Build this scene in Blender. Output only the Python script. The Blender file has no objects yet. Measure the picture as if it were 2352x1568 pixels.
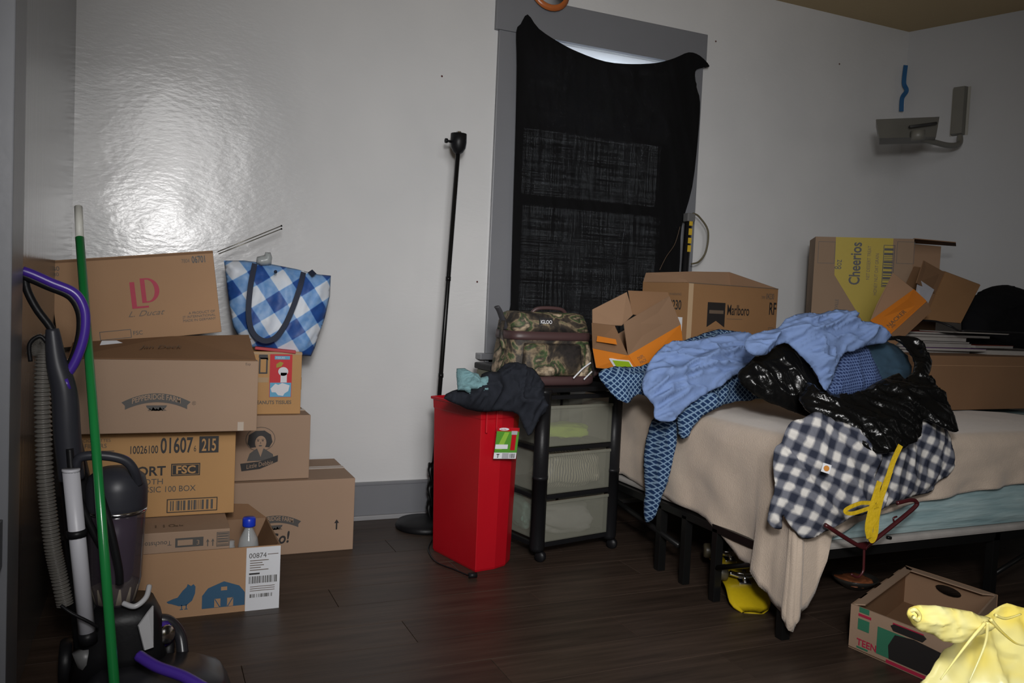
import bpy, bmesh, math, random
from mathutils import Vector, Matrix, noise
from mathutils.geometry import delaunay_2d_cdt
random.seed(7)
S = bpy.context.scene
COL = S.collection

# ------------------------------------------------------------------ camera
F, CX, CY, CAMH = 1900.0, 1176.0, 784.0, 1.07
def cam_axes(yaw, pitch, roll):
    y, p, r = map(math.radians, (yaw, pitch, roll))
    f = Vector((math.sin(y)*math.cos(p), math.cos(y)*math.cos(p), -math.sin(p)))
    r0 = Vector((math.cos(y), -math.sin(y), 0)); u0 = r0.cross(f)
    return f, r0*math.cos(r)-u0*math.sin(r), r0*math.sin(r)+u0*math.cos(r)
FW, RT, UP = cam_axes(23.79, 2.793, -2.576)
O = Vector((0, 0, CAMH))
cam = bpy.data.cameras.new('camera'); co = bpy.data.objects.new('camera', cam); COL.objects.link(co)
cam.sensor_width = 36; cam.lens = F/2352*36; cam.clip_start = .02
m = Matrix((RT, UP, -FW)).transposed().to_4x4(); m.translation = O
co.matrix_world = m
S.camera = co

# ------------------------------------------------------------------ world, lights, exposure
W = bpy.data.worlds.new('world'); S.world = W; W.use_nodes = True
W.node_tree.nodes['Background'].inputs[0].default_value = (.85, .92, 1, 1)
W.node_tree.nodes['Background'].inputs[1].default_value = 13.0
def area(name, loc, target, size, power, color=(1, 1, 1), sy=None):
    l = bpy.data.lights.new(name, 'AREA'); l.energy = power; l.color = color; l.size = size
    if sy: l.shape = 'RECTANGLE'; l.size_y = sy
    o = bpy.data.objects.new(name, l); COL.objects.link(o); o.location = loc
    o.rotation_euler = (Vector(target)-Vector(loc)).to_track_quat('-Z', 'Y').to_euler()
    return o
fl_ = area('flash_light', (.04, -.15, 1.58), (2.1, 3.5, .7), .22, 26, (1, .985, .975)); fl_.data.spread = math.radians(90)
dl_ = area('highlight_panel_light', (.22, -.55, 1.95), (1.8, 3.8, .9), .9, 27, (1, .985, .975), 1.55); dl_.data.spread = math.radians(74)  # added soft panel behind the camera, sized for the back wall's broad highlight
area('side_light', (3.4, -1.2, 1.5), (1.5, 3.4, .7), 1.0, 5, (1, .96, .9))
vs = S.view_settings; vs.view_transform = 'Standard'; vs.look = 'None'; vs.gamma = 1; vs.use_curve_mapping = False
vs.exposure = -0.86

# ------------------------------------------------------------------ unprojection on to real planes
def ray(px, py): return FW + RT*((px-CX)/F) - UP*((py-CY)/F)
def PY(px, py, y):
    d = ray(px, py); return O + d*(y/d.y)
def PX(px, py, x):
    d = ray(px, py); return O + d*(x/d.x)
def PZ(px, py, z):
    d = ray(px, py); return O + d*((z-CAMH)/d.z)
def PP(px, py, p0, n):
    d = ray(px, py); return O + d*((Vector(p0)-O).dot(n)/d.dot(n))

# ------------------------------------------------------------------ materials
def nt(name):
    m = bpy.data.materials.new(name); m.use_nodes = True
    t = m.node_tree; return m, t, t.nodes['Principled BSDF']
def N(t, k, **kw):
    n = t.nodes.new(k)
    for a, b in kw.items(): setattr(n, a, b)
    return n
MC = {}
def mat(name, c, rough=.6, metal=0, var=.12, scale=8, bump=0, bscale=40, spec=.5, alpha=1, trans=0, rnd=0, stretch=None, sheen=0, coat=0):
    if name in MC: return MC[name]
    m, t, p = nt(name); L = t.links
    p.inputs['Roughness'].default_value = rough; p.inputs['Metallic'].default_value = metal
    p.inputs['Specular IOR Level'].default_value = spec
    tc = N(t, 'ShaderNodeTexCoord'); src = tc.outputs['Object']
    if stretch:
        mp = N(t, 'ShaderNodeMapping'); mp.inputs['Scale'].default_value = stretch; L.new(src, mp.inputs[0]); src = mp.outputs[0]
    nz = N(t, 'ShaderNodeTexNoise'); nz.inputs['Scale'].default_value = scale; nz.inputs['Detail'].default_value = 5
    L.new(src, nz.inputs[0])
    mx = N(t, 'ShaderNodeMix', data_type='RGBA')
    mx.inputs['A'].default_value = tuple(max(0, v*(1-var)) for v in c)+(1,)
    mx.inputs['B'].default_value = tuple(min(1, v*(1+var)) for v in c)+(1,)
    L.new(nz.outputs[0], mx.inputs['Factor'])
    out = mx.outputs['Result']
    if rnd:
        oi = N(t, 'ShaderNodeObjectInfo'); hs = N(t, 'ShaderNodeHueSaturation')
        mr = N(t, 'ShaderNodeMapRange'); mr.inputs[3].default_value = 1-rnd; mr.inputs[4].default_value = 1+rnd
        L.new(oi.outputs['Random'], mr.inputs[0]); L.new(mr.outputs[0], hs.inputs['Value']); L.new(out, hs.inputs['Color']); out = hs.outputs[0]
    L.new(out, p.inputs['Base Color'])
    if bump:
        nb = N(t, 'ShaderNodeTexNoise'); nb.inputs['Scale'].default_value = bscale; nb.inputs['Detail'].default_value = 4
        L.new(src, nb.inputs[0]); b = N(t, 'ShaderNodeBump'); b.inputs['Strength'].default_value = bump; b.inputs['Distance'].default_value = .01
        L.new(nb.outputs[0], b.inputs['Height']); L.new(b.outputs[0], p.inputs['Normal'])
    p.inputs['Alpha'].default_value = alpha; p.inputs['Transmission Weight'].default_value = trans
    p.inputs['Sheen Weight'].default_value = sheen; p.inputs['Coat Weight'].default_value = coat
    MC[name] = m; return m
def flat(name, c, rough=.6): return mat(name, c, rough, var=.05, scale=60)

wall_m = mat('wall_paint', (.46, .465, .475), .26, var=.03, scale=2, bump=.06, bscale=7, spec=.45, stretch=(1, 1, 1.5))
def wall_shade():
    m, t, p = nt('wall_paint_gloss'); L = t.links
    p.inputs['Roughness'].default_value = .19; p.inputs['Specular IOR Level'].default_value = .42
    tc = N(t, 'ShaderNodeTexCoord')
    nz = N(t, 'ShaderNodeTexNoise'); nz.inputs['Scale'].default_value = 1.7; nz.inputs['Detail'].default_value = 3; L.new(tc.outputs['Object'], nz.inputs[0])
    cr = N(t, 'ShaderNodeValToRGB'); L.new(nz.outputs[0], cr.inputs[0])
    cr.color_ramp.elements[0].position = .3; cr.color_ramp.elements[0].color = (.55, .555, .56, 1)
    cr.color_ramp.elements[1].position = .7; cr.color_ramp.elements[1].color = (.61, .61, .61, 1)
    L.new(cr.outputs[0], p.inputs['Base Color'])
    mp = N(t, 'ShaderNodeMapping'); mp.inputs['Rotation'].default_value = (0, math.radians(-38), 0); mp.inputs['Scale'].default_value = (1, 1, 2.4); L.new(tc.outputs['Object'], mp.inputs[0])
    a = N(t, 'ShaderNodeTexNoise'); a.inputs['Scale'].default_value = 26; a.inputs['Detail'].default_value = 5; L.new(mp.outputs[0], a.inputs[0])
    b2 = N(t, 'ShaderNodeTexNoise'); b2.inputs['Scale'].default_value = 2.2; b2.inputs['Detail'].default_value = 2; L.new(tc.outputs['Object'], b2.inputs[0])
    ma = N(t, 'ShaderNodeMath', operation='MULTIPLY_ADD'); L.new(b2.outputs[0], ma.inputs[0]); ma.inputs[1].default_value = 9; L.new(a.outputs[0], ma.inputs[2])
    b = N(t, 'ShaderNodeBump'); b.inputs['Strength'].default_value = .10; b.inputs['Distance'].default_value = .010
    L.new(ma.outputs[0], b.inputs['Height']); L.new(b.outputs[0], p.inputs['Normal']); return m
wallA_m = wall_shade()
trim_m = mat('grey_trim_paint', (.17, .175, .19), .35, var=.06, scale=5, bump=.05, bscale=30)
leftwall_m = mat('grey_gloss_paint', (.10, .102, .105), .2, var=.10, scale=6, bump=.10, bscale=7, stretch=(1, 6, .15), spec=.6)
ceil_m = mat('ceiling_paint', (.50, .38, .21), .7, var=.08, scale=2, bump=.1, bscale=60)
white_m = mat('white_paint', (.75, .78, .82), .5, var=.03)
card = mat('cardboard', (.36, .215, .12), .75, var=.10, scale=3, bump=.05, bscale=120, stretch=(1, 1, 1), spec=.25)
card_g = mat('cardboard_greyish', (.33, .225, .155), .75, var=.08, scale=3, bump=.05, bscale=120, spec=.25)
card_o = mat('cardboard_golden', (.44, .25, .105), .72, var=.08, scale=3, bump=.05, bscale=120, spec=.25)
card_d = mat('cardboard_dark', (.20, .112, .06), .75, var=.12, scale=4, bump=.05, bscale=120, spec=.2)
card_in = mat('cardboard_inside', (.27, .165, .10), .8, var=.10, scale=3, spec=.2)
card_b = mat('cardboard_tobacco', (.25, .135, .062), .75, var=.12, scale=3, bump=.05, bscale=120, spec=.2)
card_c = mat('cardboard_cereal', (.24, .165, .11), .75, var=.10, scale=3, bump=.05, bscale=120, spec=.2)
edge_m = mat('cardboard_edge', (.24, .15, .09), .85, var=.3, scale=200, spec=.2)
ink = flat('black_ink', (.018, .016, .016), .5)
ink_f = flat('faded_ink', (.12, .085, .06), .6)
ink_g = flat('grey_ink', (.07, .065, .06), .6)
ink_r = flat('crimson_ink', (.38, .015, .05), .6)
ink_b = flat('blue_ink', (.025, .085, .16), .6)
ink_gr = flat('green_ink', (.03, .16, .09), .6)
ink_y = flat('yellow_ink', (.33, .25, .02), .6)
paper = mat('white_paper', (.62, .63, .66), .55, var=.04)
tape_m = mat('packing_tape', (.44, .31, .19), .15, var=.1, scale=10, spec=.8)
tape_l = mat('clear_tape', (.50, .42, .35), .12, var=.1, scale=10, spec=.9)
blackp = mat('black_plastic', (.008, .008, .009), .42, var=.2, scale=10, bump=.05, bscale=90, spec=.2)
blackm = mat('black_metal', (.006, .006, .006), .3, var=.2, scale=10, spec=.25)
chrome = mat('chrome', (.7, .7, .72), .15, 1, var=.05)
redp = mat('red_plastic', (.40, .004, .011), .34, var=.12, scale=4, bump=.04, bscale=60)
orange = mat('orange_print', (.56, .17, .012), .6, var=.06)
lime = mat('lime_print', (.26, .42, .01), .6, var=.06)

# ------------------------------------------------------------------ object helpers
def link(o, parent=None):
    COL.objects.link(o)
    if parent: o.parent = parent
    return o
def tag(o, label, cat, group=None):
    o['label'] = label; o['category'] = cat
    if group: o['group'] = group
    return o
def thing(name, label, cat, loc=(0, 0, 0), rot=(0, 0, 0), group=None):
    o = bpy.data.objects.new(name, None); COL.objects.link(o); o.location = loc; o.rotation_euler = rot
    o.empty_display_size = .05
    return tag(o, label, cat, group)
def mesh(name, vs, fs, m, parent=None, smooth=False, label=None):
    me = bpy.data.meshes.new(name); me.from_pydata([tuple(v) for v in vs], [], fs); me.validate()
    if isinstance(m, (list, tuple)):
        for k in m: me.materials.append(k)
    else: me.materials.append(m)
    if smooth: me.polygons.foreach_set('use_smooth', [True]*len(me.polygons))
    me.update()
    o = link(bpy.data.objects.new(name, me), parent)
    if label: o['label'] = label
    return o
def fromT(name, bm, m, parent=None, smooth=False, label=None):
    me = bpy.data.meshes.new(name); bm.to_mesh(me); bm.free(); me.materials.append(m)
    if smooth: me.polygons.foreach_set('use_smooth', [True]*len(me.polygons))
    o = link(bpy.data.objects.new(name, me), parent)
    if label: o['label'] = label
    return o
def bxbm(bm, lo, hi, bev=0):
    r = bmesh.ops.create_cube(bm, size=1); v = r['verts']
    for q in v: q.co = Vector(((lo[i]+hi[i])/2 + q.co[i]*(hi[i]-lo[i]) for i in range(3)))
    if bev:
        es = list({e for q in v for e in q.link_edges})
        bmesh.ops.bevel(bm, geom=es, offset=bev, segments=2, affect='EDGES', profile=.6)
def box(name, lo, hi, m, parent=None, bev=0, label=None):
    bm = bmesh.new(); bxbm(bm, lo, hi, bev); return fromT(name, bm, m, parent, False, label)
def struct(o): o['kind'] = 'structure'; return o
def frames(pts):
    out = []; up = Vector((0, 0, 1))
    for i, p in enumerate(pts):
        a = pts[max(i-1, 0)]; b = pts[min(i+1, len(pts)-1)]; t = (b-a).normalized()
        if i == 0:
            s = t.cross(up)
            if s.length < .1: s = t.cross(Vector((1, 0, 0)))
            s.normalize()
        else:
            s = (s - t*s.dot(t))
            s = s.normalized() if s.length > 1e-5 else t.orthogonal().normalized()
        out.append((t, s, s.cross(t)))
    return out
def cr(pts, n=8, closed=False):
    P = [Vector(p) for p in pts]; out = []
    k = len(P); rng = range(k) if closed else range(k-1)
    for i in rng:
        if closed: a, b, c, d = P[i-1], P[i], P[(i+1) % k], P[(i+2) % k]
        else: a, b, c, d = P[max(i-1, 0)], P[i], P[i+1], P[min(i+2, k-1)]
        for j in range(n):
            t = j/n
            out.append(.5*((2*b)+(c-a)*t+(2*a-5*b+4*c-d)*t*t+(3*b-a-3*c+d)*t**3))
    if not closed: out.append(P[-1])
    return out
def tube(name, pts, r, m, parent=None, seg=10, sm=True, n=8, flat_=1, rf=None, label=None):
    pts = [Vector(p) for p in pts]
    if sm: pts = cr(pts, n)
    fr = frames(pts); V = []; Fc = []
    for i, (p, (t, s, u)) in enumerate(zip(pts, fr)):
        rr = rf(i/(len(pts)-1)) if rf else r
        for k in range(seg):
            a = 2*math.pi*k/seg; V.append(p+s*math.cos(a)*rr+u*math.sin(a)*rr*flat_)
    for i in range(len(pts)-1):
        for k in range(seg):
            a = i*seg+k; b = i*seg+(k+1) % seg; Fc.append((a, b, b+seg, a+seg))
    Fc.append(tuple(range(seg))[::-1]); Fc.append(tuple(range((len(pts)-1)*seg, len(pts)*seg)))
    return mesh(name, V, Fc, m, parent, True, label)
def lathe(name, prof, m, parent=None, loc=(0, 0, 0), axis=None, seg=28, label=None, sx=1, sy=1):
    V = []; Fc = []; q = Vector(axis or (0, 0, 1)).normalized().to_track_quat('Z', 'Y'); loc = Vector(loc)
    for r, z in prof:
        for k in range(seg):
            a = 2*math.pi*k/seg; V.append(loc+q @ Vector((r*math.cos(a)*sx, r*math.sin(a)*sy, z)))
    for i in range(len(prof)-1):
        for k in range(seg):
            a = i*seg+k; b = i*seg+(k+1) % seg; Fc.append((a, b, b+seg, a+seg))
    if prof[0][0] > 1e-4: Fc.append(tuple(range(seg))[::-1])
    if prof[-1][0] > 1e-4: Fc.append(tuple(range((len(prof)-1)*seg, len(prof)*seg)))
    o = mesh(name, V, Fc, m, parent, True, label)
    return o
def ribbon(name, pts, w, nrm, m, parent=None, th=.002, n=8, label=None, sm=True):
    """flat strap through pts, width w across, facing nrm"""
    pts = cr(pts, n) if sm else [Vector(p) for p in pts]; V = []; Fc = []; nrm = Vector(nrm).normalized()
    for i, p in enumerate(pts):
        t = (pts[min(i+1, len(pts)-1)]-pts[max(i-1, 0)]).normalized(); s = t.cross(nrm).normalized()
        for a, b in ((-.5, 0), (.5, 0), (.5, 1), (-.5, 1)): V.append(p+s*w*a+nrm*th*b)
    for i in range(len(pts)-1):
        for k in range(4): Fc.append((i*4+k, i*4+(k+1) % 4, i*4+4+(k+1) % 4, i*4+4+k))
    Fc += [(3, 2, 1, 0), tuple(range(len(pts)*4-4, len(pts)*4))]
    return mesh(name, V, Fc, m, parent, False, label)
def slab(name, quad, th, m, parent=None, label=None, n=None):
    """thin panel through 3-D corner points, thickness th away from the viewer's side"""
    Q = [Vector(q) for q in quad]; nn = (Q[1]-Q[0]).cross(Q[2]-Q[0]).normalized()
    k = len(Q); V = Q+[q+nn*th for q in Q]
    Fc = [tuple(range(k))[::-1], tuple(range(k, 2*k))]+[(i, (i+1) % k, (i+1) % k+k, i+k) for i in range(k)]
    return mesh(name, V, Fc, m, parent, False, label)
def textmesh(s, size, sx=1.0, shear=0, bold=0, align='LEFT'):
    c = bpy.data.curves.new('t', 'FONT'); c.body = s; c.size = size; c.align_x = align; c.shear = shear; c.offset = bold; c.resolution_u = 3
    o = bpy.data.objects.new('t', c); COL.objects.link(o)
    dg = bpy.context.evaluated_depsgraph_get(); me = bpy.data.meshes.new_from_object(o.evaluated_get(dg))
    V = [Vector((v.co.x*sx, v.co.y)) for v in me.vertices]; Fc = [tuple(p.vertices) for p in me.polygons]
    COL.objects.unlink(o); bpy.data.objects.remove(o); bpy.data.curves.remove(c); bpy.data.meshes.remove(me)
    return V, Fc
class Face:
    """a printed face: origin, unit u, unit v, outward normal"""
    def __init__(s, o, u, v, par, eps=.0012):
        s.o, s.u, s.v, s.par = Vector(o), Vector(u).normalized(), Vector(v).normalized(), par; s.n = s.u.cross(s.v).normalized(); s.e = eps
    def at(s, a, b, k=1): return s.o+s.u*a+s.v*b+s.n*s.e*k
    def poly(s, pts, m, name='print', k=1, label=None):
        kk = len(pts); V = [s.at(a, b, k) for a, b in pts]+[s.at(a, b, 0) for a, b in pts]
        Fc = [tuple(range(kk))]+[((i+1) % kk, i, i+kk, (i+1) % kk+kk) for i in range(kk)]
        return mesh(name, V, Fc, m, s.par, False, label)
    def rect(s, a, b, w, h, m, name='print', k=1, label=None): return s.poly([(a, b), (a+w, b), (a+w, b+h), (a, b+h)], m, name, k, label)
    def frame(s, a, b, w, h, t, m, name='printed_frame', k=1):
        o = [(a, b), (a+w, b), (a+w, b+h), (a, b+h)]; i = [(a+t, b+t), (a+w-t, b+t), (a+w-t, b+h-t), (a+t, b+h-t)]
        V = [s.at(*q, k) for q in o+i]; return mesh(name, V, [(j, (j+1) % 4, (j+1) % 4+4, j+4) for j in range(4)], m, s.par)
    def text(s, t, a, b, size, m, sx=1, rot=0, shear=0, bold=0, align='LEFT', name='printed_text', k=1.3, curve=0, cw=1):
        V, Fc = textmesh(t, size, sx, shear, bold, align); c, q = math.cos(rot), math.sin(rot)
        def f(v):
            x, y = v.x, v.y
            if curve: y = y-curve*((x/cw)**2)
            return s.at(a+x*c-y*q, b+x*q+y*c, k)
        return mesh(name, [f(v) for v in V], Fc, m, s.par)
    def bars(s, a, b, w, h, m, n=24, name='printed_barcode', k=1, seed=3, vert=False):
        r = random.Random(seed); V = []; Fc = []; x = 0
        ws = [r.choice((.5, 1, 1, 2)) for _ in range(2*n)]; T = sum(ws); L_ = h if vert else w
        for i, q in enumerate(ws):
            q *= L_/T
            if i % 2 == 0:
                j = len(V)
                if vert: V += [s.at(a, b+x, k), s.at(a+w, b+x, k), s.at(a+w, b+x+q, k), s.at(a, b+x+q, k)]
                else: V += [s.at(a+x, b, k), s.at(a+x+q, b, k), s.at(a+x+q, b+h, k), s.at(a+x, b+h, k)]
                Fc.append((j, j+1, j+2, j+3))
            x += q
        return mesh(name, V, Fc, m, s.par)
def boxbody(name, w, d, h, m, par, open_=False, t=.005, bow=0, inner=None, label=None):
    if not open_:
        bm = bmesh.new(); bxbm(bm, (0, 0, 0), (w, d, h), .003); return fromT(name, bm, m, par, False, label)
    V = []; Fc = []; ms = []
    o = [(0, 0), (w, 0), (w, d), (0, d)]; i = [(t, t), (w-t, t), (w-t, d-t), (t, d-t)]
    for z in (0, h): V += [(x, y, z) for x, y in o]
    for z in (t, h): V += [(x, y, z) for x, y in i]
    Fc = [(3, 2, 1, 0)]+[(k, (k+1) % 4, (k+1) % 4+4, k+4) for k in range(4)]; ms = [0]*5
    Fc += [(8, 9, 10, 11)]+[((k+1) % 4+8, k+8, k+12, (k+1) % 4+12) for k in range(4)]; ms += [1]*5
    Fc += [(k+4, (k+1) % 4+4, (k+1) % 4+12, k+12) for k in range(4)]; ms += [2]*4
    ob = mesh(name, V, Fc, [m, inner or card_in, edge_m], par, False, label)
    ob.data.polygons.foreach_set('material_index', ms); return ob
def faces(par, w, d, h):
    return dict(front=Face((0, 0, 0), (1, 0, 0), (0, 0, 1), par), right=Face((w, 0, 0), (0, 1, 0), (0, 0, 1), par),
                left=Face((0, d, 0), (0, -1, 0), (0, 0, 1), par), top=Face((0, 0, h), (1, 0, 0), (0, 1, 0), par))
# inflated / wrinkled cloth: an outline on a plane, real thickness, folds
def wr(p, sc, seed=0, ang=0, st=3.0):
    c, s = math.cos(ang), math.sin(ang)
    x, y = (p.x*c+p.y*s)*sc/st, (-p.x*s+p.y*c)*sc
    q = Vector((x, y, seed*7.3)); w = noise.noise_vector(q*.8)*.7
    a = noise.noise(q+w); r1 = max(0, 1-abs(a)*2.6)**2
    q2 = Vector((x*1.3+y*.5, y*1.1-x*.4, seed+4.1))*1.9; b = noise.noise(q2+w*1.4); r2 = max(0, 1-abs(b)*3)**2
    return r1*1.0+r2*.45+noise.noise((q+w)*.45)*.9-.4
def puff(name, outline, p0, n, bulge, m, parent=None, label=None, R=.06, amp=.006, sc=18, ang=0, seed=0, step=.011, back=.5, smooth_out=4, single=False, st=3.0, prof=.85):
    n = Vector(n).normalized()
    if n.dot(ray(1176, 784)) > 0: n = -n
    P0 = Vector(p0)
    e1 = Vector((n.y, -n.x, 0));  e1 = (-e1 if e1.dot(RT) < 0 else e1).normalized(); e2 = n.cross(e1); e2 = -e2 if e2.z < 0 else e2
    if smooth_out: outline = cr([(a, b, 0) for a, b in outline], smooth_out, True)
    pts = []
    for q in outline:
        w = PP(q[0], q[1], P0, n)-P0; pts.append(Vector((w.dot(e1), w.dot(e2))))
    pts = [p+Vector((noise.noise(Vector((p.x*38, p.y*38, seed))), noise.noise(Vector((p.x*38, p.y*38, seed+9)))))*.006*(0 if single else 1) for p in pts]
    # resample
    rs = []
    for i, a in enumerate(pts):
        b = pts[(i+1) % len(pts)]; k = max(1, int((b-a).length/step))
        for j in range(k): rs.append(a.lerp(b, j/k))
    K = len(rs); x0 = min(p.x for p in rs); x1 = max(p.x for p in rs); y0 = min(p.y for p in rs); y1 = max(p.y for p in rs)
    def inside(q):
        c = False; j = K-1
        for i in range(K):
            a, b = rs[i], rs[j]
            if (a.y > q.y) != (b.y > q.y) and q.x < (b.x-a.x)*(q.y-a.y)/(b.y-a.y)+a.x: c = not c
            j = i
        return c
    grid = []; row = 0; y = y0
    while y < y1:
        x = x0+(step/2 if row % 2 else 0)
        while x < x1:
            q = Vector((x, y))
            if inside(q) and min((q-r).length_squared for r in rs) > (step*.5)**2: grid.append(q)
            x += step
        y += step*.87; row += 1
    V2, E2, F2, *_ = delaunay_2d_cdt(rs+grid, [(i, (i+1) % K) for i in range(K)], [], 1, 1e-5)
    V = []; nb = len(V2); ds = []
    for q in V2:
        d = min((q-r).length for r in rs); ds.append(d)
        t = min(d/R, 1); h = bulge*((1-(1-t)**2)**prof); k = min(1, d/(.02 if not single else .004))
        h += wr(q, sc, seed, ang, st)*amp*k
        V.append(P0+e1*q.x+e2*q.y+n*h)
    Fc = [tuple(f) for f in F2]
    f0 = Fc[0]; nn = (V[f0[1]]-V[f0[0]]).cross(V[f0[2]]-V[f0[0]])
    if nn.dot(n) < 0: Fc = [f[::-1] for f in Fc]
    if not single:
        mp = {}
        for i, q in enumerate(V2):
            if ds[i] < 1e-4: mp[i] = i; continue
            t = min(ds[i]/R, 1); mp[i] = len(V); V.append(P0+e1*q.x+e2*q.y-n*(bulge*back*math.sqrt(max(0, 1-(1-t)**2))+.002))
        Fc += [tuple(mp[i] for i in f[::-1]) for f in Fc[:]]
    return mesh(name, V, Fc, m, parent, True, label)

# ================================================================== THE ROOM
D = 3.8475; HC = 2.857; XL = -.293
CR = Vector((4.308, D, 0)); DB = Vector((.3575, -.934, 0)).normalized()   # right wall runs this way
WX0, WX1, WZ0, WZ1 = 1.67, 2.655, .82, 2.395
def wallback():
    x0, x1, t = -.45, 4.5, .12
    V = []; Fc = []
    for y in (D, D+t):
        V += [(x0, y, 0), (x1, y, 0), (x1, y, HC), (x0, y, HC), (WX0, y, WZ0), (WX1, y, WZ0), (WX1, y, WZ1), (WX0, y, WZ1)]
    for b, fl in ((0, 0), (8, 1)):
        for k in range(4):
            f = (b+k, b+(k+1) % 4, b+4+(k+1) % 4, b+4+k); Fc.append(f[::-1] if fl else f)
    for k in range(4): Fc.append((4+k, 4+(k+1) % 4, 12+(k+1) % 4, 12+k)); Fc.append((k, k+8, (k+1) % 4+8, (k+1) % 4))
    return struct(mesh('wall_back', V, Fc, wallA_m))
wb = wallback()
for q in ((1644, 95), (1928, 147), (1096, 647), (1015, 175)):
    p = PY(*q, D); lathe('nail_hole', [(.0055, 0), (.004, .003)], flat('rust', (.10, .035, .03)), wb, p+Vector((0, .0005, 0)), (0, -1, 0), 8)
far = CR+DB*6.2
V = [CR, far, far+Vector((0, 0, HC)), CR+Vector((0, 0, HC))]; nB = Vector((.934, .3575, 0))
V += [v+nB*.12 for v in V]
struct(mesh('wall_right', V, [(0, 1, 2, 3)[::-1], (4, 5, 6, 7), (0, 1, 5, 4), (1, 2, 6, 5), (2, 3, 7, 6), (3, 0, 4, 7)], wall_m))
yf = -1.95
struct(box('wall_front', (-.45, yf-.12, 0), (6.7, yf, HC), wall_m))
fl = struct(box('floor', (-1.6, yf, -.05), (6.7, D+.12, -.012), mat('subfloor', (.03, .022, .018), .8)))
struct(box('ceiling', (-1.6, yf, HC), (6.7, D+.12, HC+.05), ceil_m))
# left wall: grey glossy panel, door casing, white door beyond
struct(box('wall_left', (XL-.12, 2.31, 0), (XL, D, HC), leftwall_m))
struct(box('wall_left', (XL-.12, yf, 0), (XL, 1.05, HC), wall_m))
struct(box('wall_left', (XL-.12, 1.05, 2.1), (XL, 2.3, HC), wall_m))
t1 = struct(box('trim_1', (XL-.02, 2.13, 0), (XL+.014, 2.31, 2.2), trim_m, bev=.003))
d1 = struct(box('door_1', (XL-.10, 1.07, .01), (XL-.06, 2.3, 2.08), white_m))
box('hinge', (XL-.03, 2.07, .42), (XL+.004, 2.16, .53), blackm, t1, .002)
box('hinge', (XL-.03, 2.07, 1.75), (XL+.004, 2.16, 1.86), mat('brass', (.5, .3, .1), .3, 1), t1, .002)
# planks
plk = mat('dark_laminate', (.046, .031, .023), .42, var=.85, scale=5, bump=.05, bscale=14, rnd=.16, stretch=(.5, 7, 7), spec=.3)
PL, PW = 1.22, .18
def plank_mesh(L_):
    bm = bmesh.new(); bxbm(bm, (0.0006, .0006, -.011), (L_-.0006, PW-.0006, 0)); 
    es = [e for e in bm.edges if all(v.co.z > -.001 for v in e.verts)]
    bmesh.ops.bevel(bm, geom=es, offset=.0010, segments=1, affect='EDGES')
    me = bpy.data.meshes.new('plank'); bm.to_mesh(me); bm.free(); me.materials.append(plk); return me
pm = plank_mesh(PL)
y = D-PW; r = 0
while y > yf-.2:
    x = -.42-((r*.43) % 1)*PL
    while x < 4.9+max(0, (3-y))*.36:
        o = link(bpy.data.objects.new('plank', pm), fl); o.location = (x, y, 0); x += PL
    y -= PW; r += 1
# baseboard
bb = struct(box('baseboard_back', (XL, D-.018, 0), (4.3, D, .175), trim_m, bev=.003))
box('cap_strip', (XL, D-.024, .165), (4.3, D, .178), trim_m, bb, .002)
box('shoe_moulding', (XL, D-.036, 0), (4.3, D-.016, .022), mat('pale_trim', (.26, .26, .27), .4), bb, .004)
# ------------------------------------------------------------------ window
wn = struct(thing('window_1', '', '')); del wn['label']; del wn['category']
yc = D-.022
box('casing', (1.545, yc, .72), (1.665, D, 2.395), trim_m, wn, .003)
box('casing', (2.645, yc, .72), (2.76, D, 2.395), trim_m, wn, .003)
box('head_casing', (1.525, yc-.006, 2.395), (2.775, D, 2.575), trim_m, wn, .003)
box('sill', (1.50, D-.07, .775), (2.80, D+.08, .805), trim_m, wn, .004)
box('apron', (1.56, yc, .64), (2.74, D, .775), trim_m, wn, .003)
box('jamb', (WX0-.005, D, WZ0-.01), (WX0+.02, D+.12, WZ1), trim_m, wn); box('jamb', (WX1-.02, D, WZ0-.01), (WX1+.005, D+.12, WZ1), trim_m, wn)
glass = mat('window_glass', (.8, .85, .85), .05, alpha=.15)
for z0, z1, yy in ((WZ0, 1.62, D+.05), (1.575, WZ1, D+.08)):
    f = box('sash', (WX0+.02, yy, z0), (WX0+.075, yy+.03, z1), trim_m, wn)
    for lo, hi in (((WX1-.075, yy, z0), (WX1-.02, yy+.03, z1)), ((WX0+.075, yy, z0), (WX1-.075, yy+.03, z0+.05)), ((WX0+.075, yy, z1-.05), (WX1-.075, yy+.03, z1))):
        box('sash_rail', lo, hi, trim_m, f)
    box('pane', (WX0+.075, yy+.012, z0+.05), (WX1-.075, yy+.016, z1-.05), glass, f)
def blind_mat():
    m, t, p = nt('roller_blind'); L = t.links
    tr = N(t, 'ShaderNodeBsdfTranslucent'); tr.inputs[0].default_value = (.8, .82, .85, 1); mx = N(t, 'ShaderNodeMixShader'); mx.inputs[0].default_value = .6
    p.inputs['Base Color'].default_value = (.8, .8, .8, 1)
    L.new(p.outputs[0], mx.inputs[1]); L.new(tr.outputs[0], mx.inputs[2]); L.new(mx.outputs[0], t.nodes['Material Output'].inputs[0]); return m
box('blind', (WX0+.02, D+.03, 1.95), (WX1-.02, D+.032, WZ1), blind_mat(), wn)
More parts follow.
